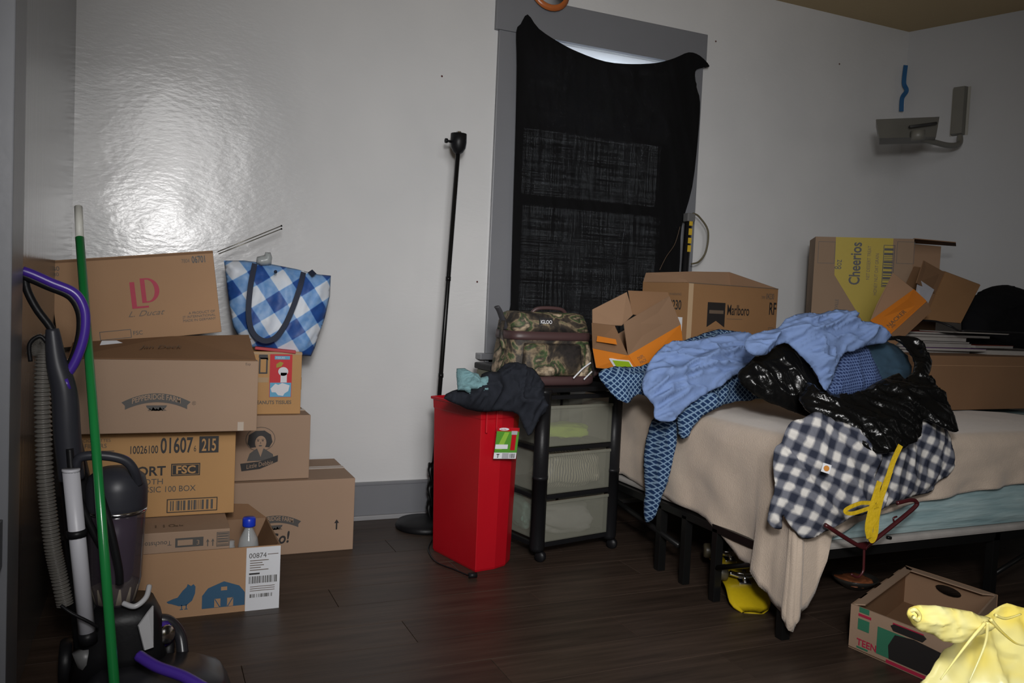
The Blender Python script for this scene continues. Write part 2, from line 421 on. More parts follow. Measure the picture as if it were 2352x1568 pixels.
def curtain_mat():
    m, t, p = nt('black_woven_cloth'); L = t.links
    p.inputs['Base Color'].default_value = (.0045, .0045, .005, 1); p.inputs['Roughness'].default_value = .9; p.inputs['Specular IOR Level'].default_value = .1
    p.inputs['Sheen Weight'].default_value = .02
    tc = N(t, 'ShaderNodeTexCoord'); outs = []
    for sc in ((330, 1, 3.0), (3.0, 1, 330)):
        mp = N(t, 'ShaderNodeMapping'); mp.inputs['Scale'].default_value = sc; L.new(tc.outputs['Object'], mp.inputs[0])
        nz = N(t, 'ShaderNodeTexNoise'); nz.inputs['Scale'].default_value = 1; nz.inputs['Detail'].default_value = 2; L.new(mp.outputs[0], nz.inputs[0]); outs.append(nz.outputs[0])
    a = N(t, 'ShaderNodeMath', operation='MULTIPLY'); L.new(outs[0], a.inputs[0]); L.new(outs[1], a.inputs[1])
    mr = N(t, 'ShaderNodeMapRange'); mr.inputs[1].default_value = .22; mr.inputs[2].default_value = .42; mr.inputs[3].default_value = .0; mr.inputs[4].default_value = .006; L.new(a.outputs[0], mr.inputs[0])
    tr = N(t, 'ShaderNodeBsdfTransparent'); mx = N(t, 'ShaderNodeMixShader'); L.new(mr.outputs[0], mx.inputs[0])
    L.new(p.outputs[0], mx.inputs[1]); L.new(tr.outputs[0], mx.inputs[2]); L.new(mx.outputs[0], t.nodes['Material Output'].inputs[0]); return m
out = [(1186, 72), (1196, 55), (1212, 33), (1238, 66), (1286, 98), (1330, 120), (1390, 141), (1450, 147), (1510, 144), (1550, 133), (1582, 120), (1608, 128), (1630, 152),
       (1612, 155), (1597, 164), (1600, 200), (1608, 235), (1603, 320), (1590, 430), (1566, 520), (1562, 600), (1555, 700), (1550, 860), (1170, 860), (1173, 700), (1178, 500), (1184, 300), (1187, 150)]
cu = puff('curtain', out, (2, D-.05, 1.5), (0, -1, 0), .012, curtain_mat(), R=.2, amp=.016, sc=8, ang=math.radians(105), st=5, step=.016, single=True, smooth_out=3, seed=2)
tag(cu, 'black cloth pinned as a curtain, sagging between the corners of the grey window frame', 'curtain')
# round plate on the header
t = thing('decorative_plate', 'orange-rimmed white plate resting on top of the grey window header', 'plate', PY(1262, 2, D-.03))
lathe('rim', [(.085, 0), (.11, -.006), (.112, -.001), (.088, .006)], mat('orange_glaze', (.42, .12, .03), .3), t, (0, 0, .055), (0, -1, .2))
lathe('well', [(.0, .009), (.084, .0095)], mat('white_glaze', (.7, .7, .7), .3), t, (0, 0, .055), (0, -1, .2))

# ------------------------------------------------------------------ tv bracket and blue tape on the right-hand corner
brm = mat('taupe_metal', (.15, .145, .125), .45, var=.1)
p = CR+DB*.33+Vector((0, 0, 2.18)); t = thing('tv_bracket', 'taupe metal wall bracket with swing arm and empty tray in the upper right corner', 'bracket', p)
def wB(a, h, off): return DB*a+Vector((0, 0, h))-nB*off     # local on right wall
q = [wB(-.05, -.0, 0), wB(.05, -.0, 0), wB(.05, .285, 0), wB(-.05, .285, 0)]
slab('wall_plate', q, .004, mat('pale_plate', (.35, .34, .30), .5), t)
q = [wB(-.035, .0, .004), wB(.035, .0, .004), wB(.035, .285, .004), wB(-.035, .285, .004)]
V = q+[wB(-.03, .005, .05), wB(.03, .005, .05), wB(.03, .28, .05), wB(-.03, .28, .05)]
mesh('channel', V, [(0, 1, 2, 3), (4, 5, 6, 7), (0, 1, 5, 4), (1, 2, 6, 5), (2, 3, 7, 6), (3, 0, 4, 7)], brm, t)
ap = [PY(2205, 312, 3.46)-p, PY(2203, 330, 3.44)-p, PY(2180, 334, 3.42)-p, PY(2140, 325, 3.38)-p, PY(2090, 312, 3.34)-p]
tube('swing_arm', ap, .016, brm, t, sm=True)
a, b = PY(2012, 274, 3.25)-p, PY(2158, 268, 3.3)-p
aa, bb2 = PY(2020, 317, 3.25)-p, PY(2150, 314, 3.3)-p
k = Vector((.13, .12, 0))
V = [aa, bb2, b, a]; V += [v+k for v in V]
mesh('tray', V, [(0, 1, 2, 3)[::-1], (4, 5, 6, 7), (0, 1, 5, 4), (1, 2, 6, 5)[::-1], (3, 0, 4, 7)], brm, t)
tube('tray_pivot', [PY(2108, 300, 3.22)-p, PY(2108, 322, 3.22)-p], .035, brm, t, sm=False)
tube('tray_slot', [PY(2090, 291, 3.245)-p, PY(2150, 283, 3.275)-p], .008, flat('dark_slot', (.03, .03, .03)), t, sm=False)
cp = [PY(2080, 150, D-.03), PY(2076, 190, D-.03), PY(2082, 208, D-.03), PY(2072, 225, D-.03), PY(2070, 256, D-.03)]
tape = ribbon('tape_strip', cp, .026, (-.5, -1, 0), mat('blue_tape', (.02, .10, .24), .4), th=.004)
tag(tape, 'crinkled strip of blue painter tape stuck in the upper right room corner', 'tape')

# ================================================================== LEFT STACK OF BOXES
def cbox(name, label, x, y, z, w, d, h, m, open_=False, rz=0, ry=0, group='cardboard boxes piled at the left'):
    t = thing(name, label, 'box', (x, y, z), (0, ry, rz), group)
    b = boxbody('body', w, d, h, m, t, open_); return t, faces(t, w, d, h)
def pepperidge(f, cx, cy, s, m=ink_g, word=True):
    """arched banner with lettering and an oval mill picture under it"""
    def yb(x): return -.28*s*(x/s)**2
    up = [(cx+x*s, cy+.13*s+yb(x*s)) for x in [i/10-1 for i in range(21)]]; lo = [(cx+x*s, cy-.15*s+yb(x*s)) for x in [1-i/10 for i in range(21)]]
    lo = [(cx+.9*s+.0, cy+yb(.95*s))]+[(a, b) for a, b in lo if abs(a-cx) <= .98*s]+[(cx-.9*s, cy+yb(.95*s))]
    f.poly(up+lo, m, 'printed_banner')
    f.poly([(cx+.3*s*math.cos(a), cy-.25*s+.17*s*math.sin(a)) for a in [math.pi*(1+i/12) for i in range(13)]], m, 'printed_emblem')
    for i in range(5): f.poly([(cx-.25*s+.1*s*i, cy-.42*s), (cx-.2*s+.1*s*i, cy-.34*s+.04*s*(i % 2)), (cx-.1*s+.1*s*i, cy-.42*s)], ink_f, 'printed_emblem')
    f.text('PEPPERIDGE FARM', cx, cy-.055*s, .235*s, card_g, sx=.74, align='CENTER', k=2, bold=.004*s, curve=.28*s, cw=s)
# A : egg carton box
A, fA = cbox('cardboard_box', 'open brown box on the floor with blue hen and barn prints and white shipping label', -.16, 2.82, 0, .585, .36, .216, card, True)
f = fA['front']
f.rect(.475, 0, .11, .213, paper, 'shipping_label', 2)
lx = .475
f.text('00874', lx+.008, .178, .024, ink_g, sx=.95, k=3)
for i, (yy, ww) in enumerate(((.168, .06), (.160, .04), (.152, .045), (.144, .035), (.136, .06))): f.rect(lx+.012, yy, ww, .0022, ink_f, 'printed_line', 3)
f.rect(lx+.068, .187, .035, .0018, ink_f, 'printed_line', 3)
f.rect(lx+.010, .122, .034, .005, ink, 'printed_line', 3); f.bars(lx+.010, .092, .092, .024, ink_g, 22, k=3)
for yy in (.08, .073, .066): f.rect(lx+.014, yy, .08, .0016, ink_f, 'printed_line', 3)
f.bars(lx+.014, .044, .076, .012, ink_g, 16, k=3, seed=9)
hen = [(-.07, .0), (-.062, -.006), (-.05, -.008), (-.02, -.018), (.01, -.018), (.034, -.002), (.045, .022), (.046, .045), (.038, .054), (.028, .048), (.014, .056), (.010, .046), (-.006, .034), (-.026, .012), (-.046, .008)]
f.poly([(.285+a*.74, .056+b*.95) for a, b in hen], ink_b, 'printed_hen')
for a in (-.008, .006): f.rect(.285+a, .028, .003, .014, ink_b, 'printed_hen'); f.rect(.281+a, .026, .010, .002, ink_b, 'printed_hen')
barn = [(0, 0), (0, .045), (.02, .07), (.075, .09), (.13, .07), (.15, .045), (.15, 0)]
f.poly([(.34+a*.89, .022+b*.95) for a, b in barn], ink_b, 'printed_barn')
f.rect(.398, .078, .019, .012, card, 'printed_barn_window', 2)
f.rect(.378, .0235, .019, .028, card, 'printed_barn_door', 2); f.rect(.418, .0235, .019, .028, card, 'printed_barn_door', 2)
f.poly([(.378, .051), (.394, .0235), (.397, .0235), (.381, .051)], ink_b, 'printed_barn', 3); f.poly([(.437, .051), (.421, .0235), (.418, .0235), (.434, .051)], ink_b, 'printed_barn', 3)
slab('flap', [(.40, .357, .216), (.583, .357, .216), (.52, .395, .262), (.42, .40, .268)][::-1], .004, card_d, A)
slab('flap', [(.583, .02, .214), (.583, .34, .214), (.53, .32, .10), (.54, .04, .10)], .004, card_d, A)
# bottle in it
bp = PY(571, 1236, 2.93); b = thing('water_bottle', 'clear plastic bottle with blue cap standing in the open floor box', 'bottle', (bp.x, 2.93, .014))
clear = mat('clear_plastic', (.55, .6, .62), .08, alpha=.42, spec=.8)
hb = PY(571, 1205, 2.93).z-.014
lathe('body', [(.030, 0), (.034, .01), (.034, hb-.07), (.030, hb-.045), (.014, hb-.012), (.013, hb)], clear, b)
lathe('cap', [(.021, hb-.004), (.022, hb), (.022, hb+.022), (.019, hb+.027), (0, hb+.028)], mat('blue_cap', (.01, .04, .50), .3), b)
j = thing('glass_jar', 'small clear jar beside the blue-capped bottle', 'jar', (bp.x-.062, 2.95, .014))
lathe('body', [(.022, 0), (.026, .01), (.026, .15), (.018, .175), (.018, .19), (.0, .19)], clear, j)
# B : towel carton
B, fB = cbox('cardboard_box', 'flat tan carton marked 110 under the golden numbered box', -.14, 2.86, .012, .405, .29, .26, card_g)
f = fB['front']; f.bars(.366, .205, .034, .042, ink_g, 9, vert=True); f.frame(.363, .202, .040, .048, .002, ink_g)
f.rect(.236, .208, .086, .030, ink_g, 'printed_panel'); f.rect(.243, .214, .046, .018, card_g, 'printed_panel', 2); f.text('3', .300, .214, .022, card_g, k=3)
for a in (.334, .350): f.poly([(a, .205), (a+.003, .205), (a+.003, .222), (a+.007, .218), (a+.0015, .230), (a-.004, .218), (a, .222)], ink_g, 'printed_arrow')
f.text('Touchstone', .225, .232, .022, ink_g, rot=math.pi, sx=.95)
f = fB['top']; f.text('110', .165, .06, .045, ink_f, sx=1.1); f.text('sk', .235, .06, .03, ink_f, sx=1.1)
# C : golden carton
C, fC = cbox('cardboard_box', 'golden-brown carton printed 01607 215 and FSC in the middle of the stack', -.215, 3.05, .275, .508, .36, .302, card_o)
f = fC['front']; W_ = .508
f.text('10026100', .256, .222, .038, ink, sx=.60, bold=.0004, align='RIGHT'); f.text('01607', .366, .222, .074, ink, sx=.56, bold=.0015, align='RIGHT'); f.text('6', .369, .224, .03, ink, sx=.6)
f.rect(.387, .218, .064, .058, ink, 'printed_panel'); f.text('215', .419, .226, .060, card_o, sx=.54, k=3, bold=.001, align='CENTER')
f.text('COMFORT', .281, .145, .045, ink, sx=1.0, bold=.0010, align='RIGHT'); f.rect(.298, .140, .094, .043, ink, 'printed_panel'); f.frame(.3015, .1435, .087, .036, .0015, card_o, k=2); f.text('FSC', .345, .149, .038, card_o, sx=1.05, k=3, bold=.001, align='CENTER')
f.text('SMOOTH', .275, .114, .028, ink_g, sx=1.05, align='RIGHT'); f.text('CLASSIC 100 BOX', .379, .086, .029, ink_g, sx=.92, align='RIGHT')
f.frame(.287, .012, .165, .048, .003, ink); f.bars(.298, .019, .143, .034, ink_g, 15)
f.text('LIT CIGARETTES', .0, .265, .015, ink_f); f.text('FILTERS', .03, .245, .02, ink_g); f.rect(.02, .232, .1, .003, ink_f, 'printed_line')
# D
Dd, fD = cbox('cardboard_box', 'wide greyish brown box with arched farm banner, overhanging the golden carton', -.262, 2.955, .582, .614, .40, .242, card_g)
f = fD['front']; pepperidge(f, .293, .118, .105)
f.text('\u00ae', .402, .092, .018, ink_f)
f.rect(.55, .002, .02, .03, tape_l, 'tape_patch', 2)
f.text('Exp', .57, .228, .012, ink_f)
fz = .242
fl1 = slab('flap', [(.03, .012, fz+.004), (.605, .004, fz+.004), (.60, .20, fz+.080), (.34, .205, fz+.068), (.03, .20, fz+.040)], -.004, card_d, Dd)
slab('flap', [(.30, .21, fz+.034), (.61, .21, fz+.066), (.60, .38, fz+.050), (.3, .39, fz+.026)], -.004, card_d, Dd)
Face((.24, .07, fz+.030), (1, 0, .03), (0, 1, .37), Dd).text('Jan Deck', 0, 0, .035, ink_f, shear=.3, k=3)
slab('paper_scrap', [(.115, .14, fz+.036), (.19, .15, fz+.042), (.165, .16, fz+.052), (.12, .155, fz+.050)], -.001, paper, Dd)
# E tilted LD carton
E_, fE = cbox('cardboard_box', 'tilted brown carton with crimson LD logo on top of the left stack', -.278, 3.2, .840, .53, .30, .298, card, ry=math.radians(-7.5))
f = fE['front']
def ld(f, a, b, s):
    f.poly([(a, b), (a+.55*s, b), (a+.55*s, b+.07*s), (a+.16*s, b+.07*s), (a+.16*s, b+.95*s), (a, b+.95*s)], ink_r, 'printed_logo')
    o = [(a+.35*s, b+.18*s)]+[(a+.60*s+.36*s*math.cos(q), b+.62*s+.44*s*math.sin(q)) for q in [-math.pi/2+math.pi*i/14 for i in range(15)]]+[(a+.35*s, b+1.06*s)]
    i = [(a+.47*s, b+1.0*s)]+[(a+.58*s+.22*s*math.cos(q), b+.62*s+.38*s*math.sin(q)) for q in [math.pi/2-math.pi*i/14 for i in range(15)]]+[(a+.47*s, b+.24*s)]
    # D as left stem + ring
    V = o+i; n1 = len(o)
    f.poly([(a+.35*s, b+.18*s), (a+.50*s, b+.18*s), (a+.50*s, b+1.06*s), (a+.35*s, b+1.06*s)], ink_r, 'printed_logo')
    oo = [(a+.55*s+.41*s*math.cos(q), b+.62*s+.44*s*math.sin(q)) for q in [-math.pi/2+math.pi*i/14 for i in range(15)]]
    ii = [(a+.55*s+.25*s*math.cos(q), b+.62*s+.39*s*math.sin(q)) for q in [-math.pi/2+math.pi*i/14 for i in range(15)]]
    P_ = [f.at(*q) for q in oo+ii]; mesh('printed_logo', P_, [(k, k+1, k+16, k+15) for k in range(14)], ink_r, f.par)
    f.rect(a+.50*s, b+.18*s, .05*s, .05*s, ink_r, 'printed_logo'); f.rect(a+.50*s, b+1.01*s, .05*s, .05*s, ink_r, 'printed_logo')
ld(f, .243, .112, .098)
f.text('L. Ducat', .225, .084, .028, ink_f, shear=.5, sx=1.2)
f.text('06701', .455, .258, .034, ink_g, sx=.58, bold=.0008); f.text('7804', .42, .260, .02, ink_f, sx=.7)
for i, s_ in enumerate(('A PRODUCT OF', 'JT INTERNATIONAL', 'MADE IN GERMANY')): f.text(s_, .515, .075-i*.013, .0125, ink_g, align='RIGHT')
f.frame(.13, .012, .1, .03, .002, ink_g); f.text('FSC', .235, .020, .02, ink_g); f.text('80', .012, .262, .022, ink_g); f.text('80', .012, .244, .018, ink_g)
f.rect(.0, .288, .53, .008, card_d, 'top_crease', .5)
# F go box
Fb, fF = cbox('cardboard_box', 'long tan box on the floor at the back with GO and an up arrow print', .30, 3.39, 0, .507, .43, .302, card_g, group='cardboard boxes piled at the left')
f = fF['front']; pepperidge(f, .184, .150, .105)
f.text('n', .15, .085, .04, ink, shear=.3, bold=.001); f.text('Go!', .160, .042, .064, ink, shear=.25, rot=.12, bold=.0015, sx=.85)
f.poly([(.432, .09), (.438, .09), (.438, .117), (.445, .117), (.435, .132), (.425, .117), (.432, .117)], ink, 'printed_arrow')
fF['top'].rect(0, .21, .507, .05, tape_l, 'tape')
fF['top'].rect(0, .234, .507, .003, card_d, 'seam', 1.5)
# G lady box
G, fG = cbox('cardboard_box', 'taupe box with portrait of a curly haired lady in a straw hat', .305, 3.42, .304, .315, .31, .262, card_g)
f = fG['front']; cx, cy = .118, .155
circ = lambda cx, cy, rx, ry, n=20: [(cx+rx*math.cos(2*math.pi*i/n), cy+ry*math.sin(2*math.pi*i/n)) for i in range(n)]
f.poly(circ(cx, cy+.012, .058, .05), ink_f, 'printed_hat'); f.poly(circ(cx, cy+.012, .055, .047), card_g, 'printed_hat', 1.4)
f.poly([(cx-.05, cy-.005), (cx-.045, cy+.03), (cx-.02, cy+.046), (cx+.015, cy+.047), (cx+.04, cy+.03), (cx+.047, cy), (cx+.035, cy-.022), (cx+.02, cy-.02), (cx-.02, cy-.02), (cx-.038, cy-.022)], ink, 'printed_hair', 1.8)
f.poly(circ(cx+.001, cy-.002, .022, .028), card_g, 'printed_face', 2.4)
for a in (-.009, .009): f.poly(circ(cx+a, cy+.006, .004, .0022, 8), ink, 'printed_eye', 3); f.rect(cx+a-.005, cy+.011, .01, .0016, ink, 'printed_brow', 3)
f.poly(circ(cx, cy-.014, .007, .003, 8), ink_g, 'printed_mouth', 3); f.rect(cx-.001, cy-.006, .003, .007, ink_f, 'printed_nose', 3)
f.poly([(cx-.015, cy-.026), (cx+.015, cy-.026), (cx+.05, cy-.05), (cx+.055, cy-.075), (cx-.05, cy-.075), (cx-.04, cy-.045)], ink_g, 'printed_collar', 1.6)
f.poly([(cx-.012, cy-.026), (cx+.012, cy-.026), (cx+.002, cy-.06)], card_g, 'printed_neck', 2.2)
f.poly([(cx-.075, cy-.085), (cx, cy-.078), (cx+.07, cy-.055), (cx+.07, cy-.08), (cx, cy-.108), (cx-.07, cy-.115)], ink, 'printed_ribbon', 2.4)
f.text('Little Debbie', cx+.0, cy-.098, .025, card_g, sx=.8, rot=.16, align='CENTER', k=3.2, shear=.2)
fG['top'].rect(0, .13, .315, .05, tape_m, 'tape')
# H tissue box
Hb, fH = cbox('cardboard_box', 'small tan box with red and blue picture sticker, under the checked tote', .33, 3.45, .567, .252, .26, .255, card_o)
f = fH['front']
f.rect(.125, .07, .088, .175, flat('red_sticker', (.5, .012, .02)), 'sticker', 1.5)
f.rect(.127, .071, .084, .058, flat('sky_sticker', (.10, .34, .52)), 'sticker', 2); f.rect(.143, .224, .06, .014, flat('sky_sticker', (.10, .34, .52)), 'sticker', 2.2)
f.text('TISSUES', .146, .227, .011, paper, k=3)
f.poly([(.13, .105), (.148, .125), (.16, .12), (.175, .128), (.205, .118), (.20, .095), (.185, .085), (.18, .075), (.16, .078), (.15, .09), (.135, .09)], paper, 'sticker', 2.6)
f.poly([(.15, .205), (.165, .215), (.178, .21), (.17, .195), (.15, .19)], ink_y, 'sticker', 2.6); f.poly(circ(.178, .175, .02, .018), paper, 'sticker', 2.6); f.rect(.168, .13, .025, .04, paper, 'sticker', 2.6)
f.text('PEANUTS TISSUES', .068, .042, .020, ink_g, sx=.92, bold=.0003)
f.poly([(.082, .245), (.115, .245), (.118, .22), (.11, .225), (.09, .225), (.08, .232)], ink, 'scribble'); f.frame(.082, .165, .034, .065, .006, ink, 'scribble')
f.rect(0, .243, .252, .01, tape_m, 'tape', 1.2); f.rect(.0, .130, .12, .02, tape_m, 'tape', .8); fH['right'].rect(0, .1, .26, .05, tape_m, 'tape')
# tote
def gingham():
    m, t, p = nt('blue_gingham'); L = t.links; p.inputs['Roughness'].default_value = .55
    tc = N(t, 'ShaderNodeTexCoord'); mp = N(t, 'ShaderNodeMapping'); mp.inputs['Rotation'].default_value = (0, math.radians(34), 0); mp.inputs['Scale'].default_value = (15.5, 0, 15.5); L.new(tc.outputs['Object'], mp.inputs[0])
    sp = N(t, 'ShaderNodeSeparateXYZ'); nz = N(t, 'ShaderNodeTexNoise'); nz.inputs['Scale'].default_value = 3; L.new(tc.outputs['Object'], nz.inputs[0])
    mv = N(t, 'ShaderNodeMix', data_type='RGBA', blend_type='LINEAR_LIGHT'); mv.inputs['Factor'].default_value = .12; L.new(mp.outputs[0], mv.inputs['A']); L.new(nz.outputs[1], mv.inputs['B']); L.new(mv.outputs['Result'], sp.inputs[0])
    st = []
    for o in (0, 2):
        w = N(t, 'ShaderNodeMath', operation='PINGPONG'); w.inputs[1].default_value = 1; L.new(sp.outputs[o], w.inputs[0])
        g = N(t, 'ShaderNodeMapRange'); g.inputs[1].default_value = .47; g.inputs[2].default_value = .53; L.new(w.outputs[0], g.inputs[0]); st.append(g.outputs[0])
    s = N(t, 'ShaderNodeMath', operation='ADD'); L.new(st[0], s.inputs[0]); L.new(st[1], s.inputs[1])
    n2 = N(t, 'ShaderNodeTexNoise'); n2.inputs['Scale'].default_value = 30; L.new(tc.outputs['Object'], n2.inputs[0])
    a = N(t, 'ShaderNodeMath', operation='MULTIPLY_ADD'); L.new(n2.outputs[0], a.inputs[0]); a.inputs[1].default_value = .5; L.new(s.outputs[0], a.inputs[2])
    d = N(t, 'ShaderNodeMath', operation='DIVIDE'); L.new(a.outputs[0], d.inputs[0]); d.inputs[1].default_value = 2.5
    c = N(t, 'ShaderNodeValToRGB'); L.new(d.outputs[0], c.inputs[0]); e = c.color_ramp.elements
    e[0].position = .08; e[0].color = (.62, .66, .72, 1); e[1].position = .95; e[1].color = (.01, .05, .22, 1)
    x = e.new(.35); x.color = (.42, .55, .72, 1); x = e.new(.52); x.color = (.13, .29, .58, 1); x = e.new(.8); x.color = (.02, .10, .38, 1)
    L.new(c.outputs[0], p.inputs['Base Color']); return m
to = thing('tote_bag', 'blue and white checked tote bag with navy handles leaning on the tissue box', 'bag')
out = [(516, 597), (560, 598), (620, 606), (680, 618), (730, 628), (761, 634), (757, 680), (745, 730), (731, 770), (722, 800), (712, 816), (680, 816), (640, 812), (600, 800), (560, 795), (535, 750), (525, 690)]
puff('bag', out, (.45, 3.52, 1), (-.05, -1, .12), .06, gingham(), to, R=.12, amp=.010, sc=14, ang=1.2, seed=4, smooth_out=0)
navy = mat('navy_webbing', (.008, .014, .035), .7)
yy = 3.42
ribbon('handle', [PY(585, 605, yy+.03), PY(575, 660, yy), PY(571, 720, yy-.01), PY(580, 762, yy-.01), PY(605, 782, yy-.01), PY(632, 775, yy-.01), PY(655, 745, yy-.01), PY(675, 700, yy-.01), PY(690, 655, yy), PY(697, 625, yy+.02)], .021, (0, -1, 0), navy, to)
ribbon('handle', [PY(712, 622, 3.5), PY(722, 632, 3.47)], .022, (0, -1, 0), navy, to, sm=False)
lathe('snap', [(0.007, 0), (.005, .004), (0, .005)], navy, to, PY(633, 624, 3.44), (0, -1, 0), 10)
gb = puff('plastic_bag', [(588, 604), (590, 590), (607, 586), (610, 578), (622, 581), (626, 592), (623, 608), (600, 610)], (.45, 3.5, 1.1), (0, -1, .1), .02, mat('grey_film', (.35, .38, .38), .25, alpha=.7), R=.02, amp=.008, sc=40, seed=3, smooth_out=0, step=.008)
tag(gb, 'crumpled translucent plastic bag poking out of the checked tote', 'bag')
an = thing('antenna', 'two thin antenna rods rising behind the LD carton', 'antenna')
for a, b in (((500, 578), (645, 519)), ((502, 583), (645, 526))):
    tube('rod', [PY(*a, 3.56), PY(*b, 3.62)], .0022, mat('steel_rod', (.25, .24, .2), .35, .8), an, 6, False); lathe('tip', [(.0035, 0), (.0035, .006)], blackp, an, PY(*b, 3.62), (1, 0, .4), 8)
rf_ = box('folded_magazine', (0, 0, 0), (.16, .14, .012), flat('red_cover', (.42, .03, .04)), None, .002); rf_.location = (.395, 3.455, .829); rf_.rotation_euler = (0, .08, -.12); tag(rf_, 'red covered booklet lying flat under the checked tote', 'booklet')

# ================================================================== FLOOR LAMP
lb = Vector((1.225, 3.64, 0)); t = thing('floor_lamp', 'black torchiere floor lamp without its shade, by the wall', 'lamp', lb)
lathe('base', [(.0, .0), (.138, .0), (.14, .012), (.13, .03), (.05, .042), (.02, .05), (.0, .05)], blackp, t, (-.02, 0, 0))
top = PY(1052, 350, 3.65)-lb
tube('pole', [(0, 0, .04), top], .0105, blackm, t, 10, False)
def twist():
    V = []; Fc = []; n = 60; sg = 10; h = .26
    for i in range(n+1):
        z = .04+h*i/n
        for k in range(sg):
            a = 2*math.pi*k/sg; r_ = .014+.006*math.cos(2*a+z*70); V.append((r_*math.cos(a), r_*math.sin(a), z))
    for i in range(n):
        for k in range(sg): Fc.append((i*sg+k, i*sg+(k+1) % sg, (i+1)*sg+(k+1) % sg, (i+1)*sg+k))
    mesh('twisted_sleeve', V, Fc, blackm, t, True)
twist()
for zz in (.7, 1.15): lathe('pole_joint', [(.0125, 0), (.0125, .02)], blackm, t, top*(zz/top.z)+Vector((0, 0, 0)), None, 12)
lathe('socket_cup', [(.008, -.01), (.022, .0), (.034, .02), (.038, .045), (.037, .085), (.033, .085), (.033, .05), (0, .03)], blackp, t, top, None, 20)
lathe('bulb_holder', [(.016, .03), (.016, .075), (.012, .095), (0, .097)], chrome, t, top, None, 14)
tube('switch_knob', [top+Vector((-.034, 0, .045)), top+Vector((-.058, -.01, .045))], .006, blackp, t, 8, False)
lathe('knob_head', [(.011, 0), (.011, .01)], blackp, t, top+Vector((-.058, -.01, .045)), (-1, -.1, 0), 10)
cord = [PZ(992, 1240, .005), PZ(984, 1262, .005), PZ(1002, 1290, .005), PZ(1045, 1308, .005), PZ(1083, 1324, .006)]
cordl = [c_-lb for c_ in cord]
tube('cord', cordl, .0032, blackp, t, 6)
tube('plug', [cordl[-1]+Vector((-.012, 0, .006)), cordl[-1]+Vector((.02, -.003, .006))], .011, blackp, t, 8, False)

# ================================================================== RED BIN
bc = Vector((1.193, 2.965, 0)); bz = .655
t = thing('waste_bin', 'tall red plastic waste bin holding dark clothes', 'bin', bc)
ul = Vector((-.215, .977, 0)); ur = Vector((.965, .262, 0)).normalized()
def foot(s, g=0):
    pts = []
    L_, W1 = .36*s, .285*s
    core = [(0, L_), (0, 0), (.10*s, -.008), (.17*s, .004), (.225*s, .04), (.258*s, .09), (W1, .18*s), (.275*s, .26*s), (.235*s, .33*s), (.14*s, L_+.016)]
    c_ = Vector((.13*s, .17*s))
    for a, b in core:
        v = Vector((a, b)); v = c_+(v-c_)*(1+g); pts.append(v)
    return pts
def binmesh():
    lv = [(0, .88, 0), (.01, .905, 0), (bz-.05, .985, 0), (bz-.045, 1, .0), (bz-.012, 1.01, .0), (bz-.010, 1.01, .05), (bz, 1.01, .055), (bz+.002, 1.01, .03), (bz-.02, 1.0, -.03), (.03, .89, -.05)]
    V = []; Fc = []; n = 10
    for z, s, g in lv:
        off = (1-s)*.13
        for v in foot(s, g): V.append(ur*(v.x+off-.01)+ul*(v.y+off-.01)+Vector((0, 0, z)))
    for i in range(len(lv)-1):
        for k in range(n): Fc.append((i*n+k, i*n+(k+1) % n, (i+1)*n+(k+1) % n, (i+1)*n+k))
    Fc.append(tuple(range(n))[::-1]); Fc.append(tuple(range(len(lv)*n-n, len(lv)*n)))
    o = mesh('body', V, Fc, redp, t); m_ = o.modifiers.new('b', 'BEVEL'); m_.width = .006; m_.segments = 2; m_.limit_method = 'ANGLE'; m_.angle_limit = .6
binmesh()
for a in (.02, .07): 
    q = ur*(a-.012)-ul*.022; box('grip_rib', (q.x, q.y, bz-.10), (q.x+.008, q.y+.01, bz-.012), redp, t, .002)
lu = (Vector((.17-.10, .012, 0)))
s0 = PY(1133, 1053, 2.925)-bc; s1 = PY(1184, 1053, 2.94)-bc; s2 = PY(1190, 979, 2.94)-bc; s3 = PY(1142, 981, 2.925)-bc
fs = Face(s0, s1-s0, s3-s0, t, .0015); wS = (s1-s0).length; hS = (s3-s0).length
fs.rect(0, 0, wS, hS, paper, 'sticker'); fs.rect(0, hS*.2, wS, hS*.68, flat('green_print', (.07, .25, .02)), 'sticker_print', 2)
fs.poly([(wS*.05, hS*.3), (wS*.3, hS*.3), (wS*.55, hS*.85), (wS*.35, hS*.85)], flat('light_green_print', (.22, .42, .04)), 'sticker_print', 2.6)
fs.rect(0, hS*.88, wS, hS*.12, redp, 'sticker_print', 2); fs.poly(circ(wS*.3, hS*.95, wS*.22, hS*.045), paper, 'sticker_print', 3); fs.text('Sterilite', wS*.14, hS*.925, .008, ink_r, k=4)
fs.rect(wS*.68, hS*.28, wS*.2, hS*.55, redp, 'sticker_print', 3); fs.rect(wS*.65, hS*.78, wS*.26, hS*.12, flat('grey_lid', (.35, .35, .37)), 'sticker_print', 3.4)
fs.rect(0, hS*.32, wS*.55, hS*.14, paper, 'sticker_print', 3); fs.text('T', wS*.1, hS*.04, .02, ink, k=3, bold=.0006); fs.bars(wS*.68, hS*.03, wS*.25, hS*.14, ink_g, 8, k=3)
fs.rect(wS*.36, hS*.02, wS*.28, hS*.16, flat('grey_lid', (.35, .35, .37)), 'sticker_print', 3)
dk = mat('charcoal_fabric', (.017, .019, .025), .9, var=.3, scale=40, bump=.3, bscale=400, spec=.08)
out = [(1018, 914), (1040, 896), (1075, 888), (1098, 880), (1106, 860), (1124, 852), (1140, 856), (1156, 838), (1186, 832), (1214, 842), (1232, 852), (1240, 872), (1252, 886), (1250, 915), (1258, 938), (1240, 962), (1228, 985), (1214, 1000), (1204, 984), (1196, 960), (1180, 946), (1150, 943), (1095, 946), (1055, 932)]
